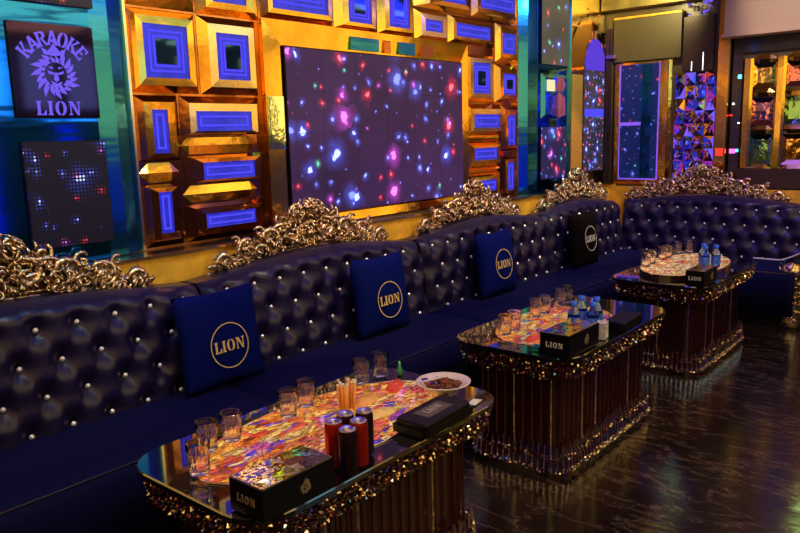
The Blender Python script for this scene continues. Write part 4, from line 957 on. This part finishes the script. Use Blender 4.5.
leafpack('amber snack packet just right of the straws', 1.80, 1.70, .5, .16, .035, YF1, 'snack packets'); leafpack('yellow snack packet nearer the black case', 1.74, 1.58, .2, .14, .035, YF2, 'snack packets'); leafpack('red snack packet behind the bowl', 1.98, 1.72, .7, .15, .03, RF1, 'snack packets')
leafpack('amber snack packet between glasses and bottles on the middle table', 3.05, 1.66, .6, .16, .04, YF1, 'snack packets'); leafpack('red snack packet at the left of the middle table', 2.84, 1.62, .2, .14, .035, RF1, 'snack packets'); leafpack('yellow snack packet in the middle of the middle table', 3.26, 1.69, .9, .15, .035, YF2, 'snack packets')
tag(MB().slab(rrect(-.025, .025, -.015, .015, .004), 0, .018, bev=.003).build('teal_reflection', TEALP, None, (2.70, 1.53, ZT + .004), (0, 0, .1)), 'teal reflection built as a box left of the tissue box on the middle table', 'box')  # a teal reflection on the glass top, made as a solid box
tag(MB().lathe([(0, 0), (.012, 0), (.013, .02), (.006, .035), (.005, .055), (0, .057)], 12).build('sauce_bottle', LEAFG, None, (2.10, 1.80, ZT + .004)), 'tiny green bottle standing behind the bowl', 'bottle')
# bottles
def bottle(label, x, y, grp, h=1.0, z=ZT + .006):
    t = thing('water_bottle', label, 'bottle', (x, y, z), 0, grp)
    MB().lathe([(0, 0), (.026, 0), (.029, .006), (.029, .05 * h), (.027, .055 * h), (.029, .06 * h), (.029, .095 * h), (.012, .125 * h), (.012, .135 * h), (0, .135 * h)], 18).build('body', PET, t)
    MB().lathe([(.0296, .02), (.0300, .022), (.0300, .075 * h), (.0296, .077 * h)], 18).build('label_band', LABB, t)
    MB().lathe([(0, .128 * h), (.0145, .128 * h), (.0150, .132 * h), (.0145, .152 * h), (0, .153 * h)], 14).build('cap', CAPB, t)
bottle('blue-capped water bottle at the left of the cluster on the middle table', 3.045, 1.535, 'water bottles on the middle table', .95)
bottle('blue-capped water bottle at the front of the cluster on the middle table', 3.075, 1.455, 'water bottles on the middle table', .95)
bottle('blue-capped water bottle at the right of the cluster on the middle table', 3.155, 1.475, 'water bottles on the middle table', 1.0)
bottle('blue-capped water bottle at the back of the cluster on the middle table', 3.17, 1.56, 'water bottles on the middle table', .95)
bottle('left blue-capped bottle behind the tissue box on the farthest table', 4.83, 1.52, 'water bottles on the farthest table', .95, ZT + .029)
bottle('right blue-capped bottle behind the tissue box on the farthest table', 4.90, 1.475, 'water bottles on the farthest table', .95, ZT + .029)
bottle('middle rear blue-capped bottle on the farthest table', 4.92, 1.56, 'water bottles on the farthest table', .95, ZT + .029)
o = tag(MB().box(-.03, .03, -.0225, .0225, 0, .075).build('card_box', LABW, None, (3.02, 1.385, ZT + .004), (0, 0, .2)), 'small pale printed packet between the tissue box and the black box on the middle table', 'box')
tag(MB().slab(ell(0, 0, .06, .05, 24), 0, .008, bev=.003).build('saucer', CERAM, None, (5.24, 1.60, ZT + .029)), 'small pale round saucer at the right end of the farthest table', 'saucer')
# cable on the right seat back
pts = []
for i in range(24):
    t_ = i / 23; pts.append((6.315 - .01 * sin(pi * t_), 1.60 - .42 * t_, .445 + .13 * t_ ** 1.8 - .03 * sin(pi * t_)))
k = MB().tube([(6.27, p[1], max(.448, p[2])) for p in pts], .006, 6); tag(k.build('white_cable', CABLE), 'white cable trailing along the right sofa', 'cable')
